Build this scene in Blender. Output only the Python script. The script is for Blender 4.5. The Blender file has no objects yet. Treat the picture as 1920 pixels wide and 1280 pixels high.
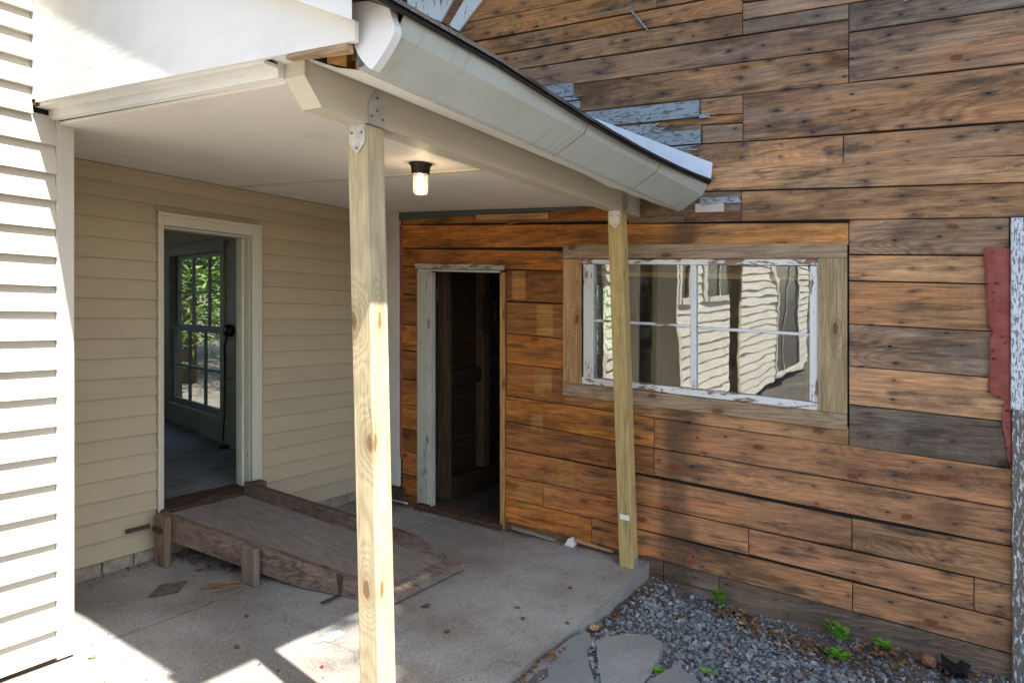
import bpy, bmesh, math, random
import numpy as np
from mathutils import Vector, Matrix
random.seed(7); RNG = np.random.default_rng(7)
S = bpy.context.scene
R = math.radians

# ------------------------------------------------------------------ camera, sky, sun, exposure
# Heights are sheared to fit the image perspective: floors and boards run a little out of level
# (a few centimetres per metre); KX, KY are the shear slopes.
KX, KY = -0.0286, 0.0397
def P(x, y, z): return (x, y, z + KX * x + KY * y)

cam = bpy.data.cameras.new('camera'); cam_o = bpy.data.objects.new('camera', cam)
S.collection.objects.link(cam_o); S.camera = cam_o
YAW = R(32.19)                                   # heading, from +x towards +y
cam_o.location = (0, 0, 1.6)
cam_o.rotation_euler = (R(90), 0, YAW - R(90))
cam.sensor_width = 36; cam.lens = 36 * 1329.57 / 1920
cam.shift_y = -(640 - 561) / 1920
cam.clip_start = 0.05; cam.clip_end = 600

SUN = Vector((0.16, 0.567, -0.985)).normalized()  # direction the sunlight travels
elev = math.asin(-SUN.z); az = math.atan2(-SUN.x, -SUN.y)
w = bpy.data.worlds.new('World'); S.world = w; w.use_nodes = True
nt = w.node_tree; bg = nt.nodes['Background']
sky = nt.nodes.new('ShaderNodeTexSky'); sky.sky_type = 'NISHITA'; sky.sun_disc = False
sky.sun_elevation = elev; sky.sun_rotation = az; sky.air_density = 1.0; sky.dust_density = 1.5
nt.links.new(sky.outputs[0], bg.inputs[0]); bg.inputs[1].default_value = 0.105
sl = bpy.data.lights.new('sun', 'SUN'); sl.energy = 4.4; sl.angle = R(0.9); sl.color = (1, 0.95, 0.86)
so = bpy.data.objects.new('sun', sl); S.collection.objects.link(so)
so.rotation_euler = SUN.to_track_quat('-Z', 'Y').to_euler(); so.location = (-3, -8, 12)
S.view_settings.view_transform = 'Standard'; S.view_settings.look = 'None'
S.view_settings.exposure = 2.0; S.view_settings.gamma = 1
S.cycles.max_bounces = 10; S.cycles.diffuse_bounces = 5; S.cycles.transparent_max_bounces = 12
S.cycles.caustics_reflective = False; S.cycles.caustics_refractive = False

# ------------------------------------------------------------------ material helpers
class M:
    def __init__(s, name, rough=0.8, spec=0.3):
        s.m = bpy.data.materials.new(name); s.m.use_nodes = True; s.t = s.m.node_tree
        s.b = s.t.nodes['Principled BSDF']; s.out = s.t.nodes['Material Output']
        s.b.inputs['Roughness'].default_value = rough
        s.b.inputs['Specular IOR Level'].default_value = spec
    def put(s, sock, v):
        if isinstance(v, bpy.types.NodeSocket): s.t.links.new(v, sock)
        elif isinstance(v, (tuple, list)) and len(v) == 3 and sock.type == 'RGBA': sock.default_value = (*v, 1)
        else: sock.default_value = v
    def n(s, typ, ins=None, **kw):
        n = s.t.nodes.new('ShaderNode' + typ)
        for k, v in kw.items(): setattr(n, k, v)
        for k, v in (ins or {}).items(): s.put(n.inputs[k], v)
        return n
    def ma(s, op, a, b=0.0, c=0.0, clamp=False):
        return s.n('Math', {0: a, 1: b, 2: c}, operation=op, use_clamp=clamp).outputs[0]
    def vm(s, op, a, b): return s.n('VectorMath', {0: a, 1: b}, operation=op).outputs[0]
    def mix(s, f, a, b, mode='MIX'):
        n = s.n('Mix', data_type='RGBA', blend_type=mode); s.put(n.inputs[0], f); s.put(n.inputs[6], a); s.put(n.inputs[7], b)
        return n.outputs[2]
    def ss(s, v, lo, hi):                          # smoothstep lo -> hi gives 0 -> 1
        inv = lo > hi
        if inv: lo, hi = hi, lo
        n = s.n('MapRange', {0: v, 1: lo, 2: hi, 3: 1.0 if inv else 0.0, 4: 0.0 if inv else 1.0}, interpolation_type='SMOOTHSTEP')
        return n.outputs[0]
    def noise(s, vec, scale=1.0, detail=3.0, rough=0.55, dist=0.0):
        return s.n('TexNoise', {'Vector': vec, 'Scale': scale, 'Detail': detail, 'Roughness': rough, 'Distortion': dist}).outputs[0]
    def vor(s, vec, scale=1.0, rnd=1.0, feature='F1'):
        n = s.n('TexVoronoi', {'Vector': vec, 'Scale': scale, 'Randomness': rnd}, feature=feature); return n.outputs[0], n.outputs[1]
    def flat2(s, v, axis, along, across):            # (along, across) coordinates on a board's face
        q = s.xyz(v); a = {'X': 0, 'Y': 1, 'Z': 2}[axis]; o = [k for k in (0, 1, 2) if k != a]
        return s.n('CombineXYZ', {0: s.ma('MULTIPLY', q[a], along), 1: s.ma('MULTIPLY', s.ma('MULTIPLY_ADD', q[o[0]], 1.73, q[o[1]]), across), 2: 0.0}).outputs[0]
    def vor2(s, vec, rnd=1.0):
        n = s.n('TexVoronoi', {'Vector': vec, 'Scale': 1.0, 'Randomness': rnd}, voronoi_dimensions='2D'); return n.outputs[0], n.outputs[1]
    def scl(s, vec, x, y, z): return s.vm('MULTIPLY', vec, (x, y, z))
    def pos(s): return s.n('NewGeometry').outputs['Position']
    def xyz(s, v): return s.n('SeparateXYZ', {0: v}).outputs
    def objvec(s):
        tc = s.n('TexCoord').outputs['Object']; r = s.n('ObjectInfo').outputs['Random']
        o = s.n('CombineXYZ', {0: s.ma('MULTIPLY', r, 37.0), 1: s.ma('MULTIPLY', r, 71.0), 2: s.ma('MULTIPLY', r, 53.0)}).outputs[0]
        return s.vm('ADD', tc, o)
    def bump(s, h, strength=0.3, dist=0.01):
        n = s.n('Bump', {'Strength': strength, 'Distance': dist, 'Height': h}); s.t.links.new(n.outputs[0], s.b.inputs['Normal']); return n
    def col(s, c): s.put(s.b.inputs['Base Color'], c); return s.m

def axv(axis, along, across, third=None):
    third = across if third is None else third
    return {'X': (along, third, across), 'Y': (third, along, across), 'Z': (across, third, along)}[axis]

def wood(name, axis='Y', color=None, ringf=150.0, gray=0.0, grayc=(0.235, 0.215, 0.19), nails=0.0, knots=0.6, rough=0.8,
         extra=None, bump=0.35, contrast=1.0, ring=0.4, saw=0.0, cracks=0.5):
    m = M(name, rough, 0.22); v = m.objvec()
    base = m.n('ObjectInfo').outputs['Color'] if color is None else m.n('RGB').outputs[0]
    if color is not None: base.default_value = (*color, 1)
    # knots
    kd, kc = m.vor2(m.flat2(v, axis, 2.2, 4.6))
    kd = m.ma('ADD', kd, m.ma('MULTIPLY', m.ma('SUBTRACT', m.noise(v, 45.0, 2.0), 0.5), 0.07))
    sel = m.ss(m.xyz(kc)[0], 1.0 - knots - 0.01, 1.0 - knots)
    kblob = m.ma('MULTIPLY', m.ss(kd, 0.42, 0.02), sel)
    kcore = m.ma('MULTIPLY', m.ss(kd, 0.085, 0.05), sel)
    # growth rings are contour lines of a stretched noise, bent round the knots
    n0 = m.noise(m.scl(v, *axv(axis, 0.5, 3.4, 3.4)), 1.3, 2.5, 0.45)
    field = m.ma('MULTIPLY_ADD', kblob, 0.22, n0)
    rg = m.ma('MULTIPLY_ADD', m.ma('SINE', m.ma('MULTIPLY', field, ringf)), 0.5, 0.5)
    rg = m.ma('POWER', rg, 1.6)
    fib = m.noise(m.scl(v, *axv(axis, 1.3, 34.0, 34.0)), 3.0, 5.0, 0.7)
    big = m.noise(m.scl(v, *axv(axis, 0.9, 5.0, 5.0)), 1.6, 7.0, 0.7)
    fib2 = m.noise(m.scl(v, *axv(axis, 1.3, 22.0, 22.0)), 2.2, 6.0, 0.75)
    fac = m.ma('MULTIPLY_ADD', m.ma('SUBTRACT', fib, 0.5), 1.7 * contrast, 1.0)
    fac = m.ma('MULTIPLY_ADD', m.ma('SUBTRACT', fib2, 0.5), 1.9 * contrast, fac)
    fac = m.ma('MAXIMUM', fac, 0.22)
    fac = m.ma('ADD', fac, m.ma('MULTIPLY', m.ma('SUBTRACT', big, 0.5), 0.9 * contrast))
    c = m.vm('SCALE', base, (0, 0, 0)); 
    sc = c.node; m.put(sc.inputs['Scale'], fac)
    rm = m.ma('MULTIPLY', rg, m.ss(m.noise(m.scl(v, *axv(axis, 0.7, 3.0)), 1.1, 1.0), 0.35, 0.65))
    c = m.mix(m.ma('MULTIPLY', rm, ring), c, m.vm('MULTIPLY', base, (0.36, 0.30, 0.25)))
    if gray:
        g = m.ss(m.noise(m.scl(v, *axv(axis, 0.8, 4.5)), 1.3, 7.0, 0.68), 0.62 - 0.3 * gray, 0.80 - 0.2 * gray)
        gf = m.vm('SCALE', m.mix(0.35, grayc, base), (0, 0, 0)); m.put(gf.node.inputs['Scale'], fac)
        c = m.mix(m.ma('MULTIPLY', g, min(1.0, 0.45 + gray)), c, gf)
    if saw:                                        # faint saw marks across the board
        sw = m.n('TexWave', {'Vector': m.scl(v, *axv(axis, 9.0, 2.5)), 'Scale': 5.0, 'Distortion': 3.0, 'Detail': 2.0}).outputs[1]
        sm = m.ma('MULTIPLY', m.ss(m.noise(m.scl(v, *axv(axis, 0.6, 1.4)), 1.0, 1.0), 0.5, 0.62), saw)
        c = m.mix(m.ma('MULTIPLY', sm, sw), c, m.vm('MULTIPLY', base, (0.6, 0.56, 0.52)))
    if extra: c = extra(m, c, v, base, fac)
    # drying cracks and dark grain lines running with the board
    cn = m.noise(m.scl(v, *axv(axis, 0.55, 8.0, 8.0)), 1.2, 3.0, 0.5)
    ck = m.ma('MULTIPLY', m.ss(m.ma('ABSOLUTE', m.ma('SUBTRACT', cn, 0.5)), 0.016, 0.003), m.ss(m.noise(m.scl(v, *axv(axis, 0.9, 2.5)), 1.4, 2.0), 0.46, 0.60))
    c = m.mix(m.ma('MULTIPLY', ck, cracks), c, m.vm('MULTIPLY', base, (0.20, 0.16, 0.13)))
    c = m.mix(m.ma('MULTIPLY', kcore, 0.8), c, m.vm('MULTIPLY', base, (0.22, 0.15, 0.11)))
    c = m.mix(m.ma('MULTIPLY', m.ma('SUBTRACT', m.ss(kd, 0.24, 0.08), 0.0), m.ma('MULTIPLY', sel, 0.35)), c, m.vm('MULTIPLY', base, (0.55, 0.38, 0.28)))
    h = m.ma('ADD', m.ma('MULTIPLY', fib, 0.8), m.ma('ADD', m.ma('MULTIPLY', rg, -0.25), m.ma('MULTIPLY', ck, -0.8)))
    if nails:
        pv = m.vm('ADD', m.pos(), m.scl(m.n('TexNoise', {'Vector': m.pos(), 'Scale': 2.5}).outputs[1], 0.0, 0.10, 0.05))
        nd, nc = m.vor2(m.flat2(pv, axis, 4.7, 10.5), 0.68)
        nsel = m.ss(m.xyz(nc)[1], 0.25, 0.27)
        wob = m.noise(m.scl(v, *axv(axis, 9.0, 60.0)), 1.0, 2.0)
        halo = m.ma('MULTIPLY', m.ma('POWER', m.ss(m.ma('ADD', nd, m.ma('MULTIPLY', m.ma('SUBTRACT', wob, 0.5), 0.5)), 0.30, 0.02), 1.1), m.ma('MULTIPLY', nsel, m.ma('MULTIPLY_ADD', m.xyz(nc)[2], 0.7, 0.3)))
        c = m.mix(m.ma('MULTIPLY', halo, 0.85 * nails), c, (0.06, 0.052, 0.05))
        core = m.ma('MULTIPLY', m.ss(nd, 0.072, 0.04), m.ma('MULTIPLY', nsel, m.ma('MULTIPLY_ADD', m.xyz(nc)[0], 0.6, 0.4)))
        c = m.mix(m.ma('MULTIPLY', core, min(1, 0.95 * nails)), c, (0.012, 0.010, 0.009))
        h = m.ma('SUBTRACT', h, m.ma('MULTIPLY', core, 2.0))
    m.bump(h, bump, 0.004)
    return m.col(c)

def paint(name, color, rough=0.55, chip=0.0, wood_c=(0.16, 0.12, 0.09), axis='Z', dirt=0.15, bumpy=0.15, dirtc=None, cs=1.0):
    m = M(name, rough, 0.35); v = m.objvec()
    n1 = m.noise(v, 3.0, 6.0, 0.65); n2 = m.noise(m.scl(v, *axv(axis, 2.0, 25.0)), 2.0, 5.0, 0.65)
    dc = dirtc or tuple(k * 0.62 for k in color)
    c = m.mix(m.ma('MULTIPLY', m.ss(n1, 0.45, 0.75), dirt * 2.0), color, dc)
    c = m.mix(m.ma('MULTIPLY', m.ss(n2, 0.5, 0.8), dirt), c, dc)
    tint = m.vm('SCALE', c, (0, 0, 0)); m.put(tint.node.inputs['Scale'], m.ma('MULTIPLY_ADD', m.n('ObjectInfo').outputs['Random'], 0.08, 0.95)); c = tint
    h = m.ma('ADD', m.ma('MULTIPLY', n2, 0.5), m.ma('MULTIPLY', n1, 0.3))
    if chip:
        k = m.noise(m.scl(v, *axv(axis, 4.0 * cs, 16.0 * cs)), 1.6, 6.0, 0.7)
        f = m.ss(k, 0.30 + 0.42 * chip, 0.28 + 0.42 * chip)
        fib = m.noise(m.scl(v, *axv(axis, 2.0, 70.0)), 3.0, 4.0, 0.6)
        wc = m.vm('SCALE', m.mix(0.0, wood_c, wood_c), (0, 0, 0)); m.put(wc.node.inputs['Scale'], m.ma('ADD', fib, 0.5))
        c = m.mix(f, c, wc); h = m.ma('SUBTRACT', h, m.ma('MULTIPLY', f, 1.0))
    m.bump(h, bumpy, 0.004)
    return m.col(c)

def simple(name, color, rough=0.6, metal=0.0, var=0.25, scale=12.0, bump=0.1, spec=0.3):
    m = M(name, rough, spec); m.b.inputs['Metallic'].default_value = metal; v = m.objvec()
    n1 = m.noise(v, scale, 5.0); c = m.mix(m.ss(n1, 0.3, 0.75), tuple(k * (1 + var) for k in color), tuple(k * (1 - var) for k in color))
    m.bump(n1, bump, 0.01); return m.col(c)

# ------------------------------------------------------------------ mesh helpers
COL = S.collection
WORLD = {}
def origin_of(o): return WORLD.get(o.name, Vector((0, 0, 0)))
def thing(name, label, cat, at, group=None):
    o = bpy.data.objects.new(name, None); o.empty_display_size = 0.1; COL.objects.link(o)
    p = Vector(P(*at)); o.location = p; WORLD[o.name] = p
    tag(o, label, cat, group); return o
def tag(o, label=None, cat=None, group=None, kind=None):
    if label: o['label'] = label
    if cat: o['category'] = cat
    if group: o['group'] = group
    if kind: o['kind'] = kind
    return o
def mk(name, V, F, mat, parent=None, color=None, smooth=False, raw=False, recalc=True, label=None):
    W = [Vector(v if raw else P(*v)) for v in V]
    lo = Vector((min(v.x for v in W), min(v.y for v in W), min(v.z for v in W))); hi = Vector((max(v.x for v in W), max(v.y for v in W), max(v.z for v in W)))
    org = Vector(((lo.x + hi.x) / 2, (lo.y + hi.y) / 2, lo.z))
    me = bpy.data.meshes.new(name); me.from_pydata([v - org for v in W], [], F)
    if recalc:
        bm = bmesh.new(); bm.from_mesh(me); bmesh.ops.recalc_face_normals(bm, faces=bm.faces); bm.to_mesh(me); bm.free()
    if smooth: me.polygons.foreach_set('use_smooth', [True] * len(me.polygons))
    me.materials.append(mat); me.update()
    o = bpy.data.objects.new(name, me); COL.objects.link(o)
    if parent: o.parent = parent; o.location = org - origin_of(parent)
    else: o.location = org
    WORLD[o.name] = org
    if color: o.color = (*color, 1)
    if label: o['label'] = label
    return o
def join(*parts):
    V, F = [], []
    for v, f in parts:
        n = len(V); V += list(v); F += [tuple(i + n for i in q) for q in f]
    return V, F
def box(x0, x1, y0, y1, z0, z1):
    V = [(x, y, z) for x in (x0, x1) for y in (y0, y1) for z in (z0, z1)]
    return V, [(0, 1, 3, 2), (4, 6, 7, 5), (0, 4, 5, 1), (2, 3, 7, 6), (0, 2, 6, 4), (1, 5, 7, 3)]
def cbox(x0, x1, y0, y1, z0, z1, c=0.004, seg=1):
    V, F = box(x0, x1, y0, y1, z0, z1); bm = bmesh.new(); vs = [bm.verts.new(v) for v in V]
    for f in F: bm.faces.new([vs[i] for i in f])
    bmesh.ops.recalc_face_normals(bm, faces=bm.faces)
    bmesh.ops.bevel(bm, geom=list(bm.edges), offset=c, segments=seg, affect='EDGES', profile=0.5)
    bm.verts.index_update(); out = [tuple(v.co) for v in bm.verts], [tuple(v.index for v in f.verts) for f in bm.faces]; bm.free(); return out
def prism(poly, f, d0, d1):
    """poly of (a,b); f(a,b,d) -> (x,y,z); extruded from d0 to d1"""
    n = len(poly); V = [f(a, b, d0) for a, b in poly] + [f(a, b, d1) for a, b in poly]
    F = [tuple(range(n)), tuple(range(2 * n - 1, n - 1, -1))] + [(i, (i + 1) % n, n + (i + 1) % n, n + i) for i in range(n)]
    return V, F
def sweep(prof, x0, x1, n, sag):
    """(y,z) profile swept along x with a sagging line"""
    k = len(prof); V, F = [], []
    for i in range(n + 1):
        x = x0 + (x1 - x0) * i / n; s_ = sag * math.sin(math.pi * min(1, max(0, (x - 1.9) / 2.25)))
        V += [(x, y, z - s_) for y, z in prof]
    for i in range(n):
        for j in range(k): F.append((i * k + j, i * k + (j + 1) % k, (i + 1) * k + (j + 1) % k, (i + 1) * k + j))
    return V, F + [tuple(range(k))[::-1], tuple(range(n * k, n * k + k))]
def lathe(prof, c, seg=20, axis='Z'):
    V, F = [], []
    for i in range(seg):
        a = 2 * math.pi * i / seg
        for r, h in prof: V.append((c[0] + r * math.cos(a), c[1] + r * math.sin(a), c[2] + h))
    n = len(prof)
    for i in range(seg):
        j = (i + 1) % seg
        for k in range(n - 1): F.append((i * n + k, j * n + k, j * n + k + 1, i * n + k + 1))
    return V, F
def tube(pts, r, seg=7, taper=1.0):
    V, F = [], []; pts = [Vector(p) for p in pts]; n = len(pts)
    for i, p in enumerate(pts):
        t = (pts[min(i + 1, n - 1)] - pts[max(i - 1, 0)]).normalized()
        a = t.orthogonal().normalized(); b = t.cross(a); rr = r * (1 + (taper - 1) * i / max(1, n - 1))
        for k in range(seg):
            q = p + (a * math.cos(2 * math.pi * k / seg) + b * math.sin(2 * math.pi * k / seg)) * rr; V.append(tuple(q))
    for i in range(n - 1):
        for k in range(seg): F.append((i * seg + k, i * seg + (k + 1) % seg, (i + 1) * seg + (k + 1) % seg, (i + 1) * seg + k))
    F += [tuple(range(seg))[::-1], tuple(range((n - 1) * seg, n * seg))]
    return V, F
def plank(yL, yR, zTL, zTR, zBL, zBR, f, d0, d1, ch=0.003, jit=0.0015, segs=None):
    """board with chamfered, slightly uneven front edges; f(a,b,d)"""
    n = segs or max(1, min(5, int(abs(yR - yL) / 0.35)))
    V, F = [], []; s = 1 if yR > yL else -1
    for i in range(n + 1):
        t = i / n; a = yL + (yR - yL) * t
        zt = zTL + (zTR - zTL) * t + random.uniform(-jit, jit); zb = zBL + (zBR - zBL) * t + random.uniform(-jit, jit)
        e = s * ch * (1 if i == 0 else -1 if i == n else 0); dd = d1 + random.uniform(-jit, jit)
        V += [f(a, zt, d0), f(a, zt, d1 - ch), f(a + e, zt - ch, dd), f(a + e, zb + ch, dd), f(a, zb, d1 - ch), f(a, zb, d0)]
    for i in range(n):
        o, q = 6 * i, 6 * i + 6
        for k in range(5): F.append((o + k, o + k + 1, q + k + 1, q + k))
    F += [(0, 1, 4, 5), (1, 2, 3, 4), (6 * n, 6 * n + 5, 6 * n + 4, 6 * n + 1), (6 * n + 1, 6 * n + 4, 6 * n + 3, 6 * n + 2)]
    return V, F

# weathered wall boards: far end y, near end y, top z (far, near), bottom z (far, near), tone
BOARDS = [(3.205,1.554,4.038,3.914,3.607,3.598,'a'),
 (3.205,1.574,3.607,3.598,3.456,3.452,'a'),
 (1.574,1.056,3.916,3.877,3.452,3.448,'b'),
 (3.011,1.056,3.455,3.448,3.338,3.333,'a'),
 (2.847,1.056,3.338,3.333,3.21,3.204,'b'),
 (2.557,0.498,3.208,3.197,3.055,3.042,'g'),
 (2.304,0.498,3.053,3.042,2.867,2.858,'b'),
 (3.011,2.557,3.211,3.208,3.061,3.055,'g'),
 (1.307,1.056,2.864,2.861,2.755,2.75,'t'),
 (2.143,1.056,2.772,2.75,2.739,2.697,'a'),
 (1.294,1.056,2.706,2.697,2.594,2.591,'g'),
 (2.065,1.294,2.866,2.864,2.77,2.755,'d'),
 (1.875,1.294,2.729,2.706,2.602,2.594,'d'),
 (1.056,0.227,3.541,3.47,3.39,3.359,'b'),
 (1.056,-0.267,3.39,3.34,3.288,3.282,'g'),
 (1.056,0.498,3.288,3.286,3.202,3.197,'d'),
 (0.498,-0.349,3.286,3.282,3.13,3.131,'d'),
 (0.498,-0.349,3.13,3.131,2.858,2.859,'g'),
 (1.056,-0.349,2.863,2.859,2.588,2.583,'b'),
 (1.693,0.525,2.599,2.583,2.464,2.42,'t'),
 (0.525,-0.349,2.583,2.583,2.42,2.42,'t'),
 (1.693,-0.349,2.464,2.42,2.313,2.286,'t'),
 (1.765,1.065,2.315,2.302,2.128,2.128,'d'),
 (1.065,-0.349,2.302,2.286,2.128,2.124,'b'),
 (3.635,0.498,2.15,2.111,1.968,1.988,'o'),
 (0.498,-0.21,2.127,2.125,1.939,1.937,'g'),
 (3.635,2.223,1.968,1.955,1.832,1.819,'o'),
 (2.679,2.207,1.821,1.819,1.597,1.6,'m'),
 (2.679,2.207,1.597,1.6,1.374,1.369,'m'),
 (2.679,2.207,1.374,1.369,1.168,1.162,'o'),
 (2.679,2.207,1.168,1.162,0.938,0.931,'m'),
 (0.498,-0.21,1.939,1.937,1.798,1.798,'t'),
 (0.498,-0.21,1.798,1.798,1.568,1.57,'b'),
 (0.498,-0.21,1.568,1.57,1.339,1.342,'g'),
 (0.498,-0.21,1.339,1.342,1.137,1.137,'t'),
 (0.498,-0.21,1.137,1.137,0.91,0.911,'d'),
 (3.635,3.475,1.832,1.83,1.613,1.611,'m'),
 (3.635,3.475,1.613,1.611,1.386,1.384,'m'),
 (3.635,3.475,1.386,1.384,1.184,1.181,'o'),
 (3.635,3.475,1.184,1.181,0.961,0.957,'m'),
 (3.635,3.475,0.961,0.957,0.767,0.765,'o'),
 (3.635,3.475,0.767,0.765,0.585,0.583,'o'),
 (3.635,3.475,0.585,0.583,0.412,0.406,'m'),
 (3.635,3.475,0.412,0.406,0.234,0.232,'o'),
 (3.635,3.475,0.234,0.232,0.077,0.074,'o'),
 (3.635,3.475,0.077,0.074,-0.03,-0.032,'m'),
 (2.223,0.498,1.012,1.014,0.931,0.91,'b'),
 (2.688,1.595,0.939,0.924,0.759,0.736,'o'),
 (1.595,-0.231,0.924,0.911,0.736,0.718,'r'),
 (2.688,1.595,0.759,0.736,0.572,0.564,'m'),
 (1.595,-0.231,0.736,0.718,0.564,0.533,'r'),
 (2.688,0.483,0.572,0.529,0.381,0.357,'r'),
 (0.483,-0.236,0.529,0.533,0.357,0.348,'b'),
 (2.688,2.383,0.381,0.38,0.223,0.221,'o'),
 (2.383,1.023,0.38,0.36,0.221,0.209,'r'),
 (1.023,-0.065,0.36,0.348,0.209,0.182,'r'),
 (-0.065,-0.24,0.348,0.348,0.182,0.179,'b'),
 (2.688,2.019,0.223,0.218,0.058,0.058,'o'),
 (2.019,0.48,0.218,0.185,0.058,0.031,'r'),
 (0.48,-0.242,0.185,0.179,0.031,0.017,'r'),
 (2.688,1.536,0.058,0.058,-0.043,-0.064,'k'),
 (1.536,1.195,0.058,0.046,-0.064,-0.067,'k'),
 (1.195,-0.246,0.046,0.017,-0.067,-0.122,'k')]

# ------------------------------------------------------------------ materials
def mask_rect(m, a, b, a0, a1, b0, b1, e=0.012):
    f = m.ma('MULTIPLY', m.ss(a, a0 - e, a0 + e), m.ss(a, a1 + e, a1 - e))
    return m.ma('MULTIPLY', f, m.ma('MULTIPLY', m.ss(b, b0 - e, b0 + e), m.ss(b, b1 + e, b1 - e)))
def barn_extra(m, c, v, base, fac):
    p = m.xyz(m.pos()); y = p[1]
    z = m.ma('SUBTRACT', p[2], m.ma('ADD', m.ma('MULTIPLY', p[0], KX), m.ma('MULTIPLY', y, KY)))
    wv = m.noise(m.scl(m.pos(), 1, 3.0, 1.2), 1.0, 3.0)
    yy = m.ma('ADD', y, m.ma('MULTIPLY', m.ma('SUBTRACT', wv, 0.5), 0.5))
    tone = m.noise(m.scl(v, 1, 0.9, 3.4), 1.5, 7.0, 0.68)
    c = m.mix(m.ma('MULTIPLY', m.ss(tone, 0.50, 0.30), 0.75), c, m.vm('MULTIPLY', c, (1.50, 1.24, 0.98)))
    c = m.mix(m.ma('MULTIPLY', m.ss(tone, 0.46, 0.66), 0.95), c, m.vm('MULTIPLY', c, (0.46, 0.46, 0.50)))
    shel = m.ma('MULTIPLY', m.ss(yy, 1.25, 2.0), m.ss(z, 2.45, 2.2))          # under the porch the boards kept their orange tone
    c = m.mix(m.ma('MULTIPLY', shel, 0.75), c, m.vm('MULTIPLY', c, (1.10, 0.80, 0.42)))
    # pale ghosts where battens were taken off
    gh = None
    for a0, a1, b0, b1 in ((2.522, 2.631, 1.617, 1.813), (2.304, 2.429, 1.381, 1.584), (2.316, 2.45, 0.966, 1.152), (2.387, 2.479, 0.722, 0.837), (2.143, 2.259, 0.396, 0.554), (2.45, 2.6, 0.2, 0.36)):
        r = mask_rect(m, y, z, a0, a1, b0, b1, 0.01); gh = r if gh is None else m.ma('MAXIMUM', gh, r)
    gh = m.ma('MULTIPLY', gh, m.ss(m.noise(v, 9.0, 4.0), 0.25, 0.5))
    gc = m.vm('SCALE', (0.42, 0.20, 0.06), (0, 0, 0)); m.put(gc.node.inputs['Scale'], fac)
    c = m.mix(m.ma('MULTIPLY', gh, 0.85), c, gc)
    # dark upright band below the end of the gutter and dirty board edges
    st = m.ma('MULTIPLY', m.ma('MULTIPLY', m.ss(yy, 1.27, 1.42), m.ss(yy, 1.62, 1.46)), m.ss(z, 2.3, 2.1))
    c = m.mix(m.ma('MULTIPLY', st, 0.65), c, (0.05, 0.035, 0.024))
    bl = m.ss(m.noise(m.scl(v, 3, 1.6, 9), 1.6, 5.0, 0.68), 0.53, 0.70)
    c = m.mix(m.ma('MULTIPLY', bl, 0.75), c, (0.045, 0.037, 0.032))
    return c
MT = {}
MT['barn'] = wood('barn_board_wood', 'Y', None, 250, ring=0.45, gray=0.18, nails=0.0, knots=0.35, extra=barn_extra, saw=0.45, bump=0.5)
MT['barn_nailed'] = wood('weathered_nailed_board_wood', 'Y', None, 250, ring=0.45, gray=0.5, nails=0.95, knots=0.35, extra=barn_extra, saw=0.5, bump=0.5)
MT['barn_light'] = wood('brown_nailed_board_wood', 'Y', None, 250, ring=0.45, gray=0.12, nails=0.8, knots=0.4, extra=barn_extra, saw=0.3, bump=0.45)
MT['trim_y'] = wood('raw_trim_wood_level', 'Y', None, 120, gray=0.25, nails=0.12, knots=0.55, bump=0.3)
MT['trim_z'] = wood('raw_trim_wood_upright', 'Z', None, 120, gray=0.12, nails=0.10, knots=0.5, bump=0.3)
MT['post'] = wood('treated_pine', 'Z', None, 150, knots=0.5, contrast=0.5, bump=0.25, ring=0.30, cracks=0.35)
MT['ramp'] = wood('old_ramp_wood', 'Y', None, 140, gray=0.4, knots=0.25, nails=0.4, bump=0.5, ring=0.18)
MT['deck'] = wood('dusty_plywood', 'Y', None, 60, gray=0.5, grayc=(0.27, 0.255, 0.235), knots=0.0, contrast=0.6, ring=0.08, cracks=0.25, bump=0.4)
MT['ramp_z'] = wood('old_ramp_leg_wood', 'Z', None, 140, gray=0.35, knots=0.2, nails=0.3, bump=0.5, ring=0.2)
MT['raw'] = wood('raw_lumber', 'Y', (0.48, 0.24, 0.075), 90, knots=0.2)
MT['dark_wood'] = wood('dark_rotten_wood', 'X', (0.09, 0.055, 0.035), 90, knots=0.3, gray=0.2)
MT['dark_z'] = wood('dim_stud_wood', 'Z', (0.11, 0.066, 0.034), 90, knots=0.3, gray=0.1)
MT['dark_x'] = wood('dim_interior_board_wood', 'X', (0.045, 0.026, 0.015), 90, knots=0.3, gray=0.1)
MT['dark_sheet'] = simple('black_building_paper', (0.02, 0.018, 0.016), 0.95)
MT['beige_lit'] = paint('cream_clapboard_paint_lit', (0.60, 0.56, 0.48), 0.55, dirt=0.06, axis='X', bumpy=0.1)  # same cream paint as the recess, in a paler copy for the sunlit walls
MT['beige'] = paint('cream_clapboard_paint', (0.49, 0.405, 0.272), 0.5, dirt=0.10, axis='X', bumpy=0.15)
MT['cream'] = paint('cream_trim_paint', (0.60, 0.56, 0.455), 0.45, dirt=0.12, axis='Z', bumpy=0.25)
MT['cream_worn'] = paint('worn_greenish_cream_paint', (0.60, 0.60, 0.47), 0.5, chip=0.16, wood_c=(0.30, 0.26, 0.18), dirt=0.3, bumpy=0.4)
MT['white'] = paint('white_trim_paint', (0.75, 0.75, 0.73), 0.5, dirt=0.14, axis='Y', bumpy=0.9, chip=0.02, wood_c=(0.25, 0.24, 0.22))
MT['ceil'] = paint('ceiling_paint', (0.76, 0.735, 0.69), 0.6, dirt=0.12, axis='Y', bumpy=0.12)
MT['white_chip'] = paint('chipped_white_sash_paint', (0.70, 0.71, 0.69), 0.5, chip=0.40, wood_c=(0.26, 0.155, 0.09), axis='Y', dirt=0.2, bumpy=0.6)
MT['white_chip_z'] = paint('chipped_white_upright_paint', (0.70, 0.71, 0.69), 0.5, chip=0.26, wood_c=(0.26, 0.17, 0.11), axis='Z', dirt=0.2, bumpy=0.6)
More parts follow.
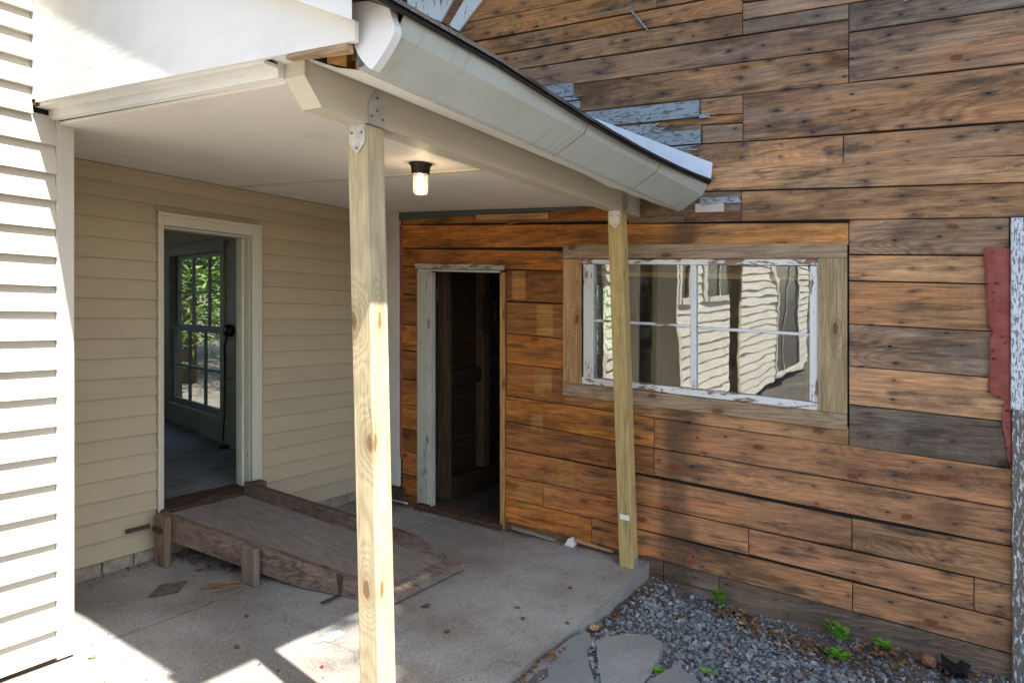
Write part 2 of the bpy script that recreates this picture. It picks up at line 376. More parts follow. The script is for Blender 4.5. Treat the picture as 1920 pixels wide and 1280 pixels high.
MT['head'] = paint('weathered_head_paint', (0.50, 0.46, 0.42), 0.7, chip=0.42, wood_c=(0.22, 0.17, 0.13), axis='Y', dirt=0.4, bumpy=0.8)
MT['alligator'] = paint('alligatored_white_paint', (0.66, 0.70, 0.74), 0.55, chip=0.40, wood_c=(0.22, 0.20, 0.18), axis='Z', dirt=0.2, bumpy=0.8, cs=4.5)
MT['alligator_low'] = paint('mostly_bare_alligatored_board', (0.62, 0.65, 0.68), 0.7, chip=0.60, wood_c=(0.15, 0.125, 0.095), axis='Z', dirt=0.3, bumpy=0.8, cs=3.2)
MT['gray_clap'] = paint('weathered_grey_blue_paint', (0.31, 0.36, 0.38), 0.7, chip=0.34, wood_c=(0.15, 0.155, 0.15), axis='Y', dirt=0.5, bumpy=1.0, cs=3.2)
MT['green'] = paint('dark_green_grey_paint', (0.085, 0.105, 0.098), 0.5, chip=0.08, wood_c=(0.6, 0.58, 0.52), axis='Y', dirt=0.2)
MT['post_white'] = paint('dingy_white_board_paint', (0.60, 0.575, 0.52), 0.55, chip=0.09, wood_c=(0.10, 0.09, 0.08), axis='Z', dirt=0.25)
def gutter_mat():
    m = M('pale_painted_aluminium', 0.42, 0.5); v = m.objvec()
    st = m.noise(m.scl(v, 16, 1.2, 1.2), 1.5, 5.0, 0.65); bl = m.noise(v, 2.2, 5.0, 0.6)
    c = m.mix(m.ma('MULTIPLY', m.ss(st, 0.50, 0.74), 0.45), (0.50, 0.555, 0.545), (0.28, 0.29, 0.26))
    c = m.mix(m.ma('MULTIPLY', m.ss(bl, 0.5, 0.75), 0.35), c, (0.33, 0.34, 0.30)); m.bump(m.noise(v, 3.0, 2.0), 0.25, 0.02); return m.col(c)
MT['gutter'] = gutter_mat()
MT['capmetal'] = simple('white_coil_stock', (0.75, 0.76, 0.76), 0.4, 0.0, 0.03, 3.0, 0.15, 0.5)
MT['flash'] = simple('white_flashing', (0.72, 0.78, 0.84), 0.4, 0.0, 0.06, 9.0, 0.1, 0.5)
MT['galv'] = simple('galvanised_steel', (0.55, 0.56, 0.56), 0.42, 0.75, 0.12, 40.0, 0.05)
MT['shingle'] = simple('black_shingle_edge', (0.022, 0.022, 0.024), 0.9, 0.0, 0.4, 90.0, 0.6)
MT['rust'] = simple('rusty_iron', (0.085, 0.055, 0.04), 0.85, 0.2, 0.4, 40.0, 0.5)
MT['black'] = simple('black_plastic', (0.012, 0.013, 0.014), 0.35, 0.0, 0.2)
MT['brass_dark'] = simple('dark_bronze', (0.03, 0.028, 0.026), 0.38, 0.6, 0.2)
MT['nail'] = simple('steel_nail', (0.25, 0.24, 0.22), 0.4, 0.8, 0.1)
MT['room_wall'] = paint('room_green_grey_paint', (0.36, 0.345, 0.235), 0.6, chip=0.05, wood_c=(0.1, 0.08, 0.06), axis='Y', dirt=0.35)
MT['room_floor'] = wood('grey_painted_floor', 'X', (0.25, 0.24, 0.23), 90, knots=0.1, gray=0.2)
MT['sash_blue'] = paint('old_sash_paint', (0.27, 0.275, 0.25), 0.5, dirt=0.2)
MT['block'] = simple('foundation_masonry', (0.30, 0.255, 0.20), 0.9, 0.0, 0.25, 25.0, 0.6)
def red_paper():
    m = M('red_rosin_paper', 0.85); v = m.pos()
    n = m.noise(v, 14, 5.0); d, _ = m.vor(m.scl(v, 1, 20, 34), 1.0, 1.0)
    c = m.mix(m.ss(n, 0.3, 0.7), (0.32, 0.095, 0.07), (0.22, 0.055, 0.042))
    c = m.mix(m.ma('MULTIPLY', m.ss(d, 0.3, 0.12), m.ss(n, 0.45, 0.55)), c, (0.04, 0.02, 0.018))
    c = m.mix(m.ss(m.noise(m.scl(v, 1, 8, 25), 2.0, 3.0), 0.70, 0.73), c, (0.50, 0.34, 0.25))
    m.bump(n, 0.6, 0.01); return m.col(c)
MT['red'] = red_paper()
def concrete():
    m = M('old_concrete', 0.9, 0.25); v = m.pos()
    big = m.noise(v, 1.7, 4.0, 0.6); mid = m.noise(v, 9.0, 5.0, 0.65); sp = m.noise(v, 120.0, 3.0, 0.7); sp2, spc = m.vor(v, 150.0)
    c = m.mix(m.ss(big, 0.35, 0.68), (0.36, 0.355, 0.335), (0.235, 0.22, 0.195))
    c = m.mix(m.ma('MULTIPLY', m.ss(m.noise(m.vm('ADD', v, (7, 3, 0)), 1.3, 5.0, 0.6), 0.44, 0.66), 0.5), c, (0.225, 0.175, 0.13))      # rusty brown staining
    c = m.mix(m.ma('MULTIPLY', m.ss(mid, 0.5, 0.8), 0.4), c, (0.16, 0.15, 0.14))
    c = m.mix(m.ma('MULTIPLY', m.ss(sp, 0.53, 0.66), 0.65), c, (0.12, 0.113, 0.105))
    c = m.mix(m.ma('MULTIPLY', m.ss(sp, 0.44, 0.34), 0.5), c, (0.58, 0.56, 0.52))
    wv_ = m.vm('ADD', m.scl(v, 1, 1, 0), m.scl(m.n('TexNoise', {'Vector': v, 'Scale': 4.0, 'Detail': 4.0}).outputs[1], .35, .35, 0))
    ce, _ = m.vor(wv_, 0.42, 1.0, 'DISTANCE_TO_EDGE')
    c = m.mix(m.ma('MULTIPLY', m.ss(ce, 0.0022, 0.0006), 0.35), c, (0.07, 0.062, 0.055))
    p = m.xyz(v)                                                                                                                   # trowelled seam
    seam = m.ma('ABSOLUTE', m.ma('SUBTRACT', p[1], m.ma('MULTIPLY_ADD', mid, 0.06, 3.18)))
    c = m.mix(m.ma('MULTIPLY', m.ss(seam, 0.012, 0.0), 0.6), c, (0.12, 0.11, 0.10))
    m.bump(m.ma('ADD', m.ma('MULTIPLY', sp, 0.5), m.ma('MULTIPLY', mid, 0.8)), 0.55, 0.006); return m.col(c)
MT['concrete'] = concrete()
def dirt():
    m = M('dirt', 0.95, 0.2); v = m.pos()
    a = m.noise(v, 4, 5.0, 0.65); b = m.noise(v, 60, 4.0, 0.7); d, dc = m.vor(v, 85.0)
    c = m.mix(m.ss(a, 0.35, 0.65), (0.085, 0.068, 0.052), (0.15, 0.13, 0.115))
    c = m.mix(m.ma('MULTIPLY', m.ss(b, 0.5, 0.75), 0.7), c, (0.21, 0.19, 0.17))
    c = m.mix(m.ma('MULTIPLY', m.ss(m.xyz(dc)[0], 0.86, 0.88), m.ss(d, 0.5, 0.35)), c, (0.42, 0.41, 0.39))
    m.bump(m.ma('ADD', b, m.ma('MULTIPLY', d, -0.6)), 0.9, 0.012); return m.col(c)
MT['dirt'] = dirt()
def stone_mat():
    m = M('crushed_bluestone', 0.75, 0.35); g = m.n('NewGeometry'); r = g.outputs['Random Per Island']
    c = m.n('ValToRGB', {0: r}); cr = c.color_ramp
    cr.elements[0].color = (0.07, 0.09, 0.10, 1); cr.elements[1].color = (0.42, 0.42, 0.41, 1); cr.elements[1].position = 1.0
    for ps, k in ((0.35, (0.135, 0.165, 0.175, 1)), (0.7, (0.205, 0.235, 0.245, 1)), (0.90, (0.29, 0.31, 0.31, 1)), (0.955, (0.20, 0.15, 0.11, 1)), (0.975, (0.4, 0.39, 0.37, 1))):
        e = cr.elements.new(ps); e.color = k
    n = m.noise(g.outputs['Position'], 220, 3.0); m.bump(n, 0.4, 0.003)
    return m.col(m.mix(m.ma('MULTIPLY', m.ss(n, 0.4, 0.7), 0.35), c.outputs[0], (0.20, 0.21, 0.21)))
MT['stone'] = stone_mat()
def flag(name, c1, c2, sp_amt):
    m = M(name, 0.8, 0.3); v = m.pos(); a = m.noise(v, 5, 5.0, 0.6); s = m.noise(v, 170, 3.0)
    c = m.mix(m.ss(a, 0.3, 0.7), c1, c2); c = m.mix(m.ma('MULTIPLY', m.ss(s, 0.5, 0.65), sp_amt), c, tuple(k * 0.5 for k in c1))
    c = m.mix(m.ma('MULTIPLY', m.ss(s, 0.42, 0.33), sp_amt), c, tuple(min(1, k * 1.7) for k in c1))
    m.bump(m.ma('ADD', a, m.ma('MULTIPLY', s, 0.3)), 0.5, 0.008); return m.col(c)
MT['flag'] = flag('smooth_bluestone', (0.23, 0.245, 0.245), (0.19, 0.205, 0.205), 0.12)
MT['flag_rough'] = flag('rough_grey_stone', (0.30, 0.305, 0.29), (0.22, 0.225, 0.21), 0.6)
def leafmat(name, c1, c2, trans=0.35):
    m = M(name, 0.5, 0.3); g = m.n('NewGeometry'); r = g.outputs['Random Per Island']
    c = m.mix(r, c1, c2); m.put(m.b.inputs['Base Color'], c)
    tr = m.n('BsdfTranslucent', {0: m.vm('MULTIPLY', c, (1.5, 1.6, 0.7))})
    mx = m.n('MixShader', {0: trans}); m.t.links.new(m.b.outputs[0], mx.inputs[1]); m.t.links.new(tr.outputs[0], mx.inputs[2])
    m.t.links.new(mx.outputs[0], m.out.inputs[0]); return m.m
MT['leaf'] = leafmat('green_foliage', (0.035, 0.085, 0.015), (0.10, 0.17, 0.03))
MT['leaf_pale'] = leafmat('pale_green_foliage', (0.09, 0.17, 0.04), (0.22, 0.30, 0.10))
MT['weed'] = leafmat('weed_leaf', (0.10, 0.27, 0.025), (0.19, 0.40, 0.05), 0.3)
MT['dryleaf'] = leafmat('dry_leaf', (0.12, 0.06, 0.028), (0.26, 0.15, 0.07), 0.15)
MT['bark'] = simple('bark', (0.11, 0.085, 0.062), 0.95, 0, 0.4, 18.0, 1.0)
def glass(name, base=0.06, wave=0.0, tint=(0.93, 0.96, 0.94)):
    m = M(name); v = m.pos(); t = m.t; t.nodes.remove(m.b)
    lw = m.n('LayerWeight', {0: 0.5}).outputs[1]
    f = m.ma('MULTIPLY_ADD', m.ma('POWER', lw, 5.0), 0.9, base)
    tr = m.n('BsdfTransparent', {0: tint}); gl = m.n('BsdfGlossy', {'Color': (1, 1, 1), 'Roughness': 0.0})
    if wave:
        h = m.ma('ADD', m.noise(m.scl(v, 1, 3.2, 1.2), 1.6, 1.0, 0.4), m.ma('MULTIPLY', m.noise(m.scl(v, 1, 6, 9), 1.5, 1.0), 0.12))
        b = m.n('Bump', {'Strength': 1.0, 'Distance': wave, 'Height': h}); t.links.new(b.outputs[0], gl.inputs['Normal'])
    mx = m.n('MixShader', {0: f}); t.links.new(tr.outputs[0], mx.inputs[1]); t.links.new(gl.outputs[0], mx.inputs[2]); last = mx
    if wave:                                       # dust and smears
        du = m.n('BsdfDiffuse', {0: (0.5, 0.48, 0.44)}); dm = m.n('MixShader', {0: m.ma('MULTIPLY_ADD', m.ss(m.noise(v, 9.0, 6.0, 0.7), 0.45, 0.75), 0.07, 0.012)})
        t.links.new(mx.outputs[0], dm.inputs[1]); t.links.new(du.outputs[0], dm.inputs[2]); last = dm
    t.links.new(last.outputs[0], m.out.inputs[0])
    return m.m
MT['pane'] = glass('old_wavy_glass', 0.15, 0.0013)
MT['pane_room'] = glass('room_window_glass', 0.05)
def jar_glass():
    m = M('ribbed_jar_glass', 0.15, 0.5); tr = m.n('BsdfTransparent', {0: (0.97, 0.95, 0.9)}); tl = m.n('BsdfTranslucent', {0: (0.9, 0.88, 0.8)})
    z = m.xyz(m.pos())[2]; rib = m.ma('MULTIPLY_ADD', m.ma('SINE', m.ma('MULTIPLY', z, 600.0)), 0.05, 0.07)
    a = m.n('MixShader', {0: rib}); m.t.links.new(tr.outputs[0], a.inputs[1]); m.t.links.new(tl.outputs[0], a.inputs[2])
    g = m.n('BsdfGlossy', {'Roughness': 0.05}); lw = m.ma('MULTIPLY_ADD', m.ma('POWER', m.n('LayerWeight', {0: 0.5}).outputs[1], 3.0), 0.5, 0.06)
    b = m.n('MixShader', {0: lw}); m.t.links.new(a.outputs[0], b.inputs[1]); m.t.links.new(g.outputs[0], b.inputs[2]); m.t.links.new(b.outputs[0], m.out.inputs[0]); return m.m
MT['jar'] = jar_glass()
MT['jamb'] = paint('grey_green_jamb_paint', (0.47, 0.47, 0.40), 0.55, chip=0.22, wood_c=(0.2, 0.17, 0.12), dirt=0.3, bumpy=0.4)
def emit(name, c, s):
    m = M(name); t = m.t; t.nodes.remove(m.b); e = m.n('Emission', {0: c, 1: s}); t.links.new(e.outputs[0], m.out.inputs[0]); return m.m
MT['bulb'] = emit('lit_bulb', (1.0, 0.74, 0.45), 15.0)

# ------------------------------------------------------------------ ground, slab, gravel
def gz(x, y):
    t = min(1, max(0, (3.7 - x) / 1.1)); t = t * t * (3 - 2 * t)
    return -0.105 + 0.03 * max(0, min(1, (y - 1.25) / 0.3)) + 0.045 * t + 0.012 * math.sin(2.3 * x + 1.7 * y) + 0.008 * math.sin(5.1 * x - 4.3 * y)
xs = [-90, -40, -15, -6, -2, 0, 1] + [1.5 + 0.15 * i for i in range(19)] + [4.6, 6, 9, 15, 30, 60, 110]
ys = [-90, -40, -15, -6, -3, -1.6] + [-1.0 + 0.15 * i for i in range(18)] + [2.2, 4, 8, 16, 30, 60, 110]
V = [(x, y, gz(x, y) if 1 < x < 5 and -1.7 < y < 1.8 else -0.125) for x in xs for y in ys]
ny = len(ys); F = [(i * ny + j, (i + 1) * ny + j, (i + 1) * ny + j + 1, i * ny + j + 1) for i in range(len(xs) - 1) for j in range(ny - 1)]
tag(mk('ground', V, F, MT['dirt'], recalc=False, smooth=True), kind='structure')

def slab_z(x, y): return 0.022 * max(0, (x - 3.5) / 0.7) ** 1.3 * max(0, min(1, (2.6 - y) / 0.9)) + 0.003 * math.sin(3.1 * x + 1.3 * y) + 0.002 * math.sin(7.7 * y - 4 * x)
nx_, ny_ = 60, 24; V, F = [], []
for i in range(nx_ + 1):
    x = -1.6 + 5.79 * i / nx_
    e = 1.622 + 0.006 * math.sin(9 * x) + random.uniform(-0.004, 0.004)
    for j in range(ny_ + 1):
        y = e + (3.99 - e) * j / ny_
        V.append((x, y, slab_z(x, y) - (0.003 if j == 0 else 0)))
n1 = ny_ + 1
F = [(i * n1 + j, (i + 1) * n1 + j, (i + 1) * n1 + j + 1, i * n1 + j + 1) for i in range(nx_) for j in range(ny_)]
base = len(V)
for i in range(nx_ + 1):
    x, y, z = V[i * n1]; V += [(x, y, z), (x, y + 0.004 + random.uniform(-0.006, 0.006), z - 0.03), (x, y + 0.012 + random.uniform(-0.005, 0.005), -0.22)]
for i in range(nx_):
    a, b = base + 3 * i, base + 3 * i + 3
    F += [(a, a + 1, b + 1, b), (a + 1, a + 2, b + 2, b + 1)]
slab = tag(mk('porch_slab', V, F, MT['concrete'], recalc=False, smooth=True), kind='structure')
def blob(cx, cy, rx, ry, z, n=26, rough=0.28):
    ph = [random.uniform(0, 6.28) for _ in range(5)]
    pts = []
    for i in range(n):
        a = 2 * math.pi * i / n; k = 1 + rough * sum(math.sin((q + 2) * a + ph[q]) / (q + 1.5) for q in range(5))
        pts.append((cx + rx * k * math.cos(a), cy + ry * k * math.sin(a), z))
    return pts
b = blob(2.345, 2.475, 0.085, 0.034, 0.0)
V = [(x, y, slab_z(x, y) + 0.004) for x, y, _ in b] + [(2.345, 2.475, slab_z(2.345, 2.475) + 0.0055)]
mk('paint_spill', V, [(i, (i + 1) % 26, 26) for i in range(26)], simple('pale_blue_dried_paint', (0.36, 0.52, 0.56), 0.5, 0, 0.12, 40), slab, label='pale blue dried paint spill on the concrete')
V = [(x, y, slab_z(x, y) + 0.004) for x, y in ((2.06, 3.50), (2.2, 3.60), (2.33, 3.545), (2.2, 3.44))]
mk('concrete_patch', V, [(0, 1, 2, 3)], simple('brown_patch', (0.14, 0.115, 0.09), 0.9, 0, 0.3, 30), slab, label='dark brown square patch in the concrete')

# crushed stone: real stones, one object
ico = bmesh.new(); bmesh.ops.create_icosphere(ico, subdivisions=1, radius=1.0)
iv = np.array([v.co[:] for v in ico.verts]); ifc = np.array([[v.index for v in f.verts] for f in ico.faces]); ico.free()
STONES = []
def inpoly(x, y, poly):
    r = False; j = len(poly) - 1
    for i in range(len(poly)):
        if (poly[i][1] > y) != (poly[j][1] > y) and x < (poly[j][0] - poly[i][0]) * (y - poly[i][1]) / (poly[j][1] - poly[i][1]) + poly[i][0]: r = not r
        j = i
    return r
F1 = [(2.55, 1.60), (2.78, 1.60), (3.07, 1.598), (3.20, 1.575), (3.17, 1.53), (3.04, 1.49), (2.90, 1.41), (2.74, 1.30), (2.5, 1.15), (2.2, 1.28), (2.15, 1.58)]
F2 = [(3.145, 1.505), (3.235, 1.487), (3.33, 1.39), (3.385, 1.31), (3.345, 1.235), (3.17, 1.195), (2.97, 1.175), (2.80, 1.19), (2.70, 1.25), (2.82, 1.325), (2.98, 1.415)]
F3 = [(2.985, 1.165), (3.20, 1.105), (3.13, 0.99), (2.95, 0.80), (2.6, 0.82), (2.55, 1.02), (2.75, 1.13)]
def rocks(n, gen, smin, smax, flat=0.6):
    allv, allf = [], []; c = 0
    for _ in range(n):
        g = gen()
        if g is None: continue
        x, y, z = g; s = smin + (smax - smin) * RNG.random() ** 2
        v = iv[:12] if len(iv) == 12 else iv
        v = v * (1 + RNG.uniform(-0.34, 0.34, (len(v), 1))) * np.array([s * RNG.uniform(0.7, 1.35), s * RNG.uniform(0.6, 1.1), s * flat * RNG.uniform(0.6, 1.2)])
        q = Matrix.Rotation(RNG.uniform(0, 6.28), 3, 'Z') @ Matrix.Rotation(RNG.normal(0, 0.5), 3, 'X') @ Matrix.Rotation(RNG.normal(0, 0.5), 3, 'Y')
        v = v @ np.array(q).T + np.array(P(x, y, z + s * flat * 0.45))
        allv.append(v); allf.append(ifc + c); c += len(v)
    return np.concatenate(allv), np.concatenate(allf)
def gpos():
    x = RNG.uniform(2.45, 4.19); y = RNG.uniform(-0.65, 1.60)
    if any(inpoly(x, y, f) for f in (F1, F2, F3)): return None
    # bare dirt towards the right-hand wall foot
    d = (4.2 - x) * 0.8 + 0.35 * (y - 0.75)
    if y < 0.75 and x > 3.75 and RNG.random() < 0.80: return None
    if x > 4.02 and RNG.random() < 0.65: return None
    if y > 1.52 and RNG.random() < 0.5: return None
    return x, y, gz(x, y) + RNG.uniform(0, 0.008)
gv, gf = rocks(15000, gpos, 0.0050, 0.020, 0.55)
me = bpy.data.meshes.new('gravel'); me.from_pydata(gv.tolist(), [], gf.tolist()); me.materials.append(MT['stone'])
go = bpy.data.objects.new('gravel', me); COL.objects.link(go)
tag(go, 'blue-grey crushed stone between the porch slab and the wood wall', 'gravel', kind='stuff')
def pebble():
    x = RNG.uniform(3.5, 4.19); y = RNG.uniform(-0.65, 0.95); return x, y, gz(x, y) - 0.001
gv, gf = rocks(2600, pebble, 0.002, 0.007, 0.6)
me = bpy.data.meshes.new('grit'); me.from_pydata(gv.tolist(), [], gf.tolist())
m = M('pale_grit', 0.85); r = m.n('NewGeometry').outputs['Random Per Island']; m.col(m.mix(m.ss(r, 0.3, 1.0), (0.13, 0.115, 0.10), (0.46, 0.44, 0.41))); me.materials.append(m.m)
o = bpy.data.objects.new('grit', me); COL.objects.link(o); tag(o, 'fine pale grit on the bare dirt by the wall foot', 'grit', kind='stuff')

def flagstone(poly, top, mat, label):
    n = len(poly); cx = sum(p[0] for p in poly) / n; cy = sum(p[1] for p in poly) / n; pts = []
    for i in range(n):                              # break up straight edges
        a, b2 = poly[i], poly[(i + 1) % n]
        for t in (0, 0.33, 0.66): pts.append((a[0] + (b2[0] - a[0]) * t + random.uniform(-.006, .006), a[1] + (b2[1] - a[1]) * t + random.uniform(-.006, .006)))
    n = len(pts); V = [(x + (cx - x) * 0.03, y + (cy - y) * 0.03, top + random.uniform(-.002, .002)) for x, y in pts] + [(x, y, top - 0.012) for x, y in pts] + [(x, y, top - 0.07) for x, y in pts]
    F = [tuple(range(n))] + [(i, (i + 1) % n, n + (i + 1) % n, n + i) for i in range(n)] + [(n + i, n + (i + 1) % n, 2 * n + (i + 1) % n, 2 * n + i) for i in range(n)]
    return tag(mk('flagstone', V, F, mat), label, 'flagstone', 'flagstones set beside the slab')
flagstone(F1, -0.022, MT['flag'], 'smooth blue-grey flagstone right against the slab edge')
flagstone(F2, -0.035, MT['flag_rough'], 'rough rounded pale grey flagstone in the gravel, middle of the three')
flagstone(F3, -0.045, MT['flag'], 'pointed blue-grey flagstone at the bottom edge, farthest from the slab')

# ------------------------------------------------------------------ clapboard house (left) with the recessed wall and room
house = thing('clapboard_house', 'cream clapboard house, sunlit walls coloured paler, with an open doorway in its recessed wall', 'house', (1.0, 3.6, 0))
fy = lambda Y: (lambda a, b, d: (a, Y - d, b))
def clap(x0, x1, z0, z1, Y, mat, out=0.014, top=0.004):
    f = fy(Y); V = [f(x0, z1 + 0.012, 0), f(x0, z1 + 0.012, top), f(x0, z0 + 0.002, out), f(x0, z0, out - 0.002), f(x0, z0, 0)]
    V = V + [(x1, v[1], v[2]) for v in V]
    F = [(0, 1, 2, 3, 4), (9, 8, 7, 6, 5)] + [(i, (i + 1) % 5, 5 + (i + 1) % 5, 5 + i) for i in range(5)]
    return mk('clapboard', V, F, mat, house)
zl = [0.029, .142, .266, .388, .504, .628, .75, .866, .988, 1.11, 1.224, 1.346, 1.464, 1.569, 1.691, 1.807, 1.925, 2.036, 2.154, 2.265, 2.375, 2.482, 2.586, 2.678, 2.782, 2.89, 3.0, 3.1, 3.2]
YB, XB = 2.60, 0.95                                                        # a wing of the house just outside the picture, mirrored in the barn window
WINX = [(0.27, 0.74, 1.53), (-1.15, -0.17, 1.53), (-5.6, -4.05, 0.12)]
for a, b2 in zip(zl[:-1], zl[1:]):
    clap(XB, 1.49 if b2 < 2.33 else 1.398, a, b2, 3.205, MT['beige_lit'], 0.034)
    cuts = [(w0 - .09, w1 + .09) for w0, w1, zs in WINX if b2 > zs - .05 and a < 2.7]
    x1 = XB - .07
    for w0, w1 in cuts: clap(w1, x1, a, b2, YB, MT['beige_lit'], 0.024); x1 = w0
    clap(-7.0, x1, a, b2, YB, MT['beige_lit'], 0.024)
mk('corner_board', *cbox(XB - .069, XB + .02, YB - .03, YB + .0, 0.012, 3.2, .003), MT['beige_lit'], house)
mk('wing_side', *box(XB - .02, XB + .018, YB + .001, 3.2, 0.0, 3.25), MT['beige_lit'], house)
mk('wall_core', *box(-7.0, XB - .021, YB + .001, YB + .09, 0.0, 3.25), MT['dark_sheet'], house)
mk('wall_core', *box(.98, 1.545, 3.207, 3.30, 0.0, 3.25), MT['dark_sheet'], house)
mk('wall_core', *box(1.43, 1.545, 3.302, 3.93, 0.0, 3.25), MT['dark_sheet'], house)
mk('corner_board', *cbox(1.491, 1.561, 3.180, 3.206, 0.012, 2.315, 0.003), MT['beige_lit'], house)
mk('corner_board', *cbox(1.546, 1.566, 3.2075, 3.97, 0.012, 2.24, 0.003), MT['cream'], house)
mk('sill_board', *box(.98, 1.555, 3.196, 3.2045, -0.1, 0.026), MT['dark_wood'], house)
for wx0, wx1, zs in WINX:
    wn = mk('window', *join(box(wx0 - .09, wx0, YB - .035, YB + .0005, zs - .07, 2.7), box(wx1, wx1 + .09, YB - .035, YB + .0005, zs - .07, 2.7), box(wx0, wx1, YB - .035, YB + .0005, 2.6, 2.7), box(wx0, wx1, YB - .05, YB + .0005, zs - .07, zs)), MT['beige_lit'], house)
    mk('pane', *box(wx0, wx1, YB - .004, YB, zs, 2.6), MT['pane_room'], wn)
    mk('muntin', *join(box(wx0, wx1, YB - .02, YB - .005, 2.03, 2.08), box((wx0 + wx1) / 2 - .015, (wx0 + wx1) / 2 + .015, YB - .0205, YB - .0055, zs + .001, 2.599)), MT['beige_lit'], wn)
mk('house_eave', *prism([(2.35, 3.26), (2.35, 3.32), (6.5, 5.6), (6.5, 5.45)], lambda a, b, d: (d, a, b), -7.3, 1.0), MT['shingle'], house)
# recessed cream wall
zb = [0.07 + 0.1107 * i for i in range(19)]
for a, b2 in zip(zb[:-1], zb[1:]):
    if a > 2.0: continue
    j = random.uniform(-0.0015, 0.0015)
    clap(1.566, 2.40, a + j, b2, 3.975, MT['beige'], 0.023, 0.003)
    clap(3.116, 4.19, a + j, b2, 3.975, MT['beige'], 0.023, 0.003)
clap(2.394, 3.118, 2.028, 2.055, 3.975, MT['beige'], 0.023, 0.003)
clap(1.566, 4.19, 2.0625, 2.15, 3.975, MT['beige'], 0.023, 0.003)
mk('frieze_board', *cbox(1.566, 4.19, 3.955, 3.976, 2.15, 2.244, 0.003), MT['beige'], house)
mk('frieze_moulding', *cbox(1.566, 4.19, 3.943, 3.9545, 2.212, 2.243, 0.004), MT['beige'], house)
mk('wall_core', *join(box(1.55, 2.425, 3.977, 4.10, 0.05, 2.6), box(3.07, 4.19, 3.977, 4.10, 0.05, 2.6), box(2.425, 3.07, 3.977, 4.10, 1.955, 2.6)), MT['dark_sheet'], house)
x = 1.57
while x < 4.15:
    wd = random.uniform(0.15, 0.19); mk('foundation_block', *cbox(x, min(4.18, x + wd - 0.008), 3.955 + random.uniform(0, .012), 4.06, -0.06, 0.064, 0.005), MT['block'], house); x += wd
mk('base_moulding', *cbox(1.566, 4.19, 3.955, 3.974, 0.066, 0.082, 0.003), MT['beige'], house)
df = mk('door_frame', *join(cbox(2.402, 2.436, 3.945, 3.977, 0.27, 2.018, 0.003), cbox(3.052, 3.113, 3.945, 3.977, 0.27, 2.018, 0.003), cbox(2.4365, 3.0515, 3.9455, 3.977, 1.948, 2.017, 0.003)), MT['cream'], house)
mk('backband', *join(cbox(2.394, 2.412, 3.934, 3.9445, 0.27, 2.026, 0.002), cbox(3.098, 3.118, 3.934, 3.9445, 0.27, 2.026, 0.002), cbox(2.4125, 3.0975, 3.9345, 3.9445, 2.004, 2.0255, 0.002)), MT['cream'], df)
mk('jamb', *cbox(3.049, 3.068, 3.978, 4.115, 0.285, 1.947, 0.003), MT['cream_worn'], df, label='worn greenish right door jamb')
mk('jamb', *cbox(2.427, 2.4355, 3.978, 4.115, 0.285, 1.947, 0.002), MT['cream_worn'], df)
mk('jamb_head', *cbox(2.436, 3.0485, 3.978, 4.115, 1.934, 1.947, 0.002), MT['cream'], df)
mk('door_stop', *cbox(3.034, 3.0485, 4.03, 4.07, 0.285, 1.93, 0.002), MT['cream_worn'], df)
mk('sill', *cbox(2.40, 3.115, 3.90, 4.13, 0.225, 0.285, 0.006), MT['dark_wood'], df)
# the room behind it
d_ = Vector((0.2404, 0.9707, 0)); n_ = Vector((0.9707, -0.2404, 0)); p0 = Vector((3.515, 4.10, 0))
def rw(s, z, d=0.0): q = p0 + d_ * s - n_ * d; return (q.x, q.y, z)       # room window wall; plumb and level
rwall = mk('room_wall', *join(prism([(0, .1), (1.24, .1), (1.24, 2.5), (0, 2.5)], rw, -0.1, 0), prism([(2.53, .1), (5, .1), (5, 2.5), (2.53, 2.5)], rw, -0.1, 0),
      prism([(1.24, .1), (2.53, .1), (2.53, .60), (1.24, .60)], rw, -0.1, 0), prism([(1.24, 2.03), (2.53, 2.03), (2.53, 2.5), (1.24, 2.5)], rw, -0.1, 0)), MT['room_wall'], house, raw=True)
for i in range(9):                                                        # sheathing boards beside and below the window
    z0 = 0.62 + 0.16 * i
    mk('wall_board', *prism([(0.05, z0), (1.18, z0), (1.18, z0 + .153), (0.05, z0 + .153)], rw, 0.001, 0.014), MT['room_wall'], rwall, raw=True)
    mk('wall_board', *prism([(2.63, z0), (4.5, z0), (4.5, z0 + .153), (2.63, z0 + .153)], rw, 0.001, 0.014), MT['room_wall'], rwall, raw=True)
for z0 in (0.12, 0.36): mk('wall_board', *prism([(0.05, z0), (4.5, z0), (4.5, z0 + .234), (0.05, z0 + .234)], rw, 0.001, 0.014), MT['room_wall'], rwall, raw=True)
mk('wall_board', *prism([(0.05, 2.13), (4.5, 2.13), (4.5, 2.3), (0.05, 2.3)], rw, 0.001, 0.014), MT['room_wall'], rwall, raw=True)
win = mk('window', *join(prism([(1.18, .60), (1.255, .60), (1.255, 2.10), (1.18, 2.10)], rw, -0.08, 0.03), prism([(2.515, .60), (2.60, .60), (2.60, 2.10), (2.515, 2.10)], rw, -0.08, 0.03),
      prism([(1.255, 2.02), (2.515, 2.02), (2.515, 2.10), (1.255, 2.10)], rw, -0.08, 0.03), prism([(1.13, .55), (2.65, .55), (2.65, .60), (1.13, .60)], rw, -0.08, 0.05)), MT['room_wall'], house, raw=True, label='tall six over six sash window in the back room')
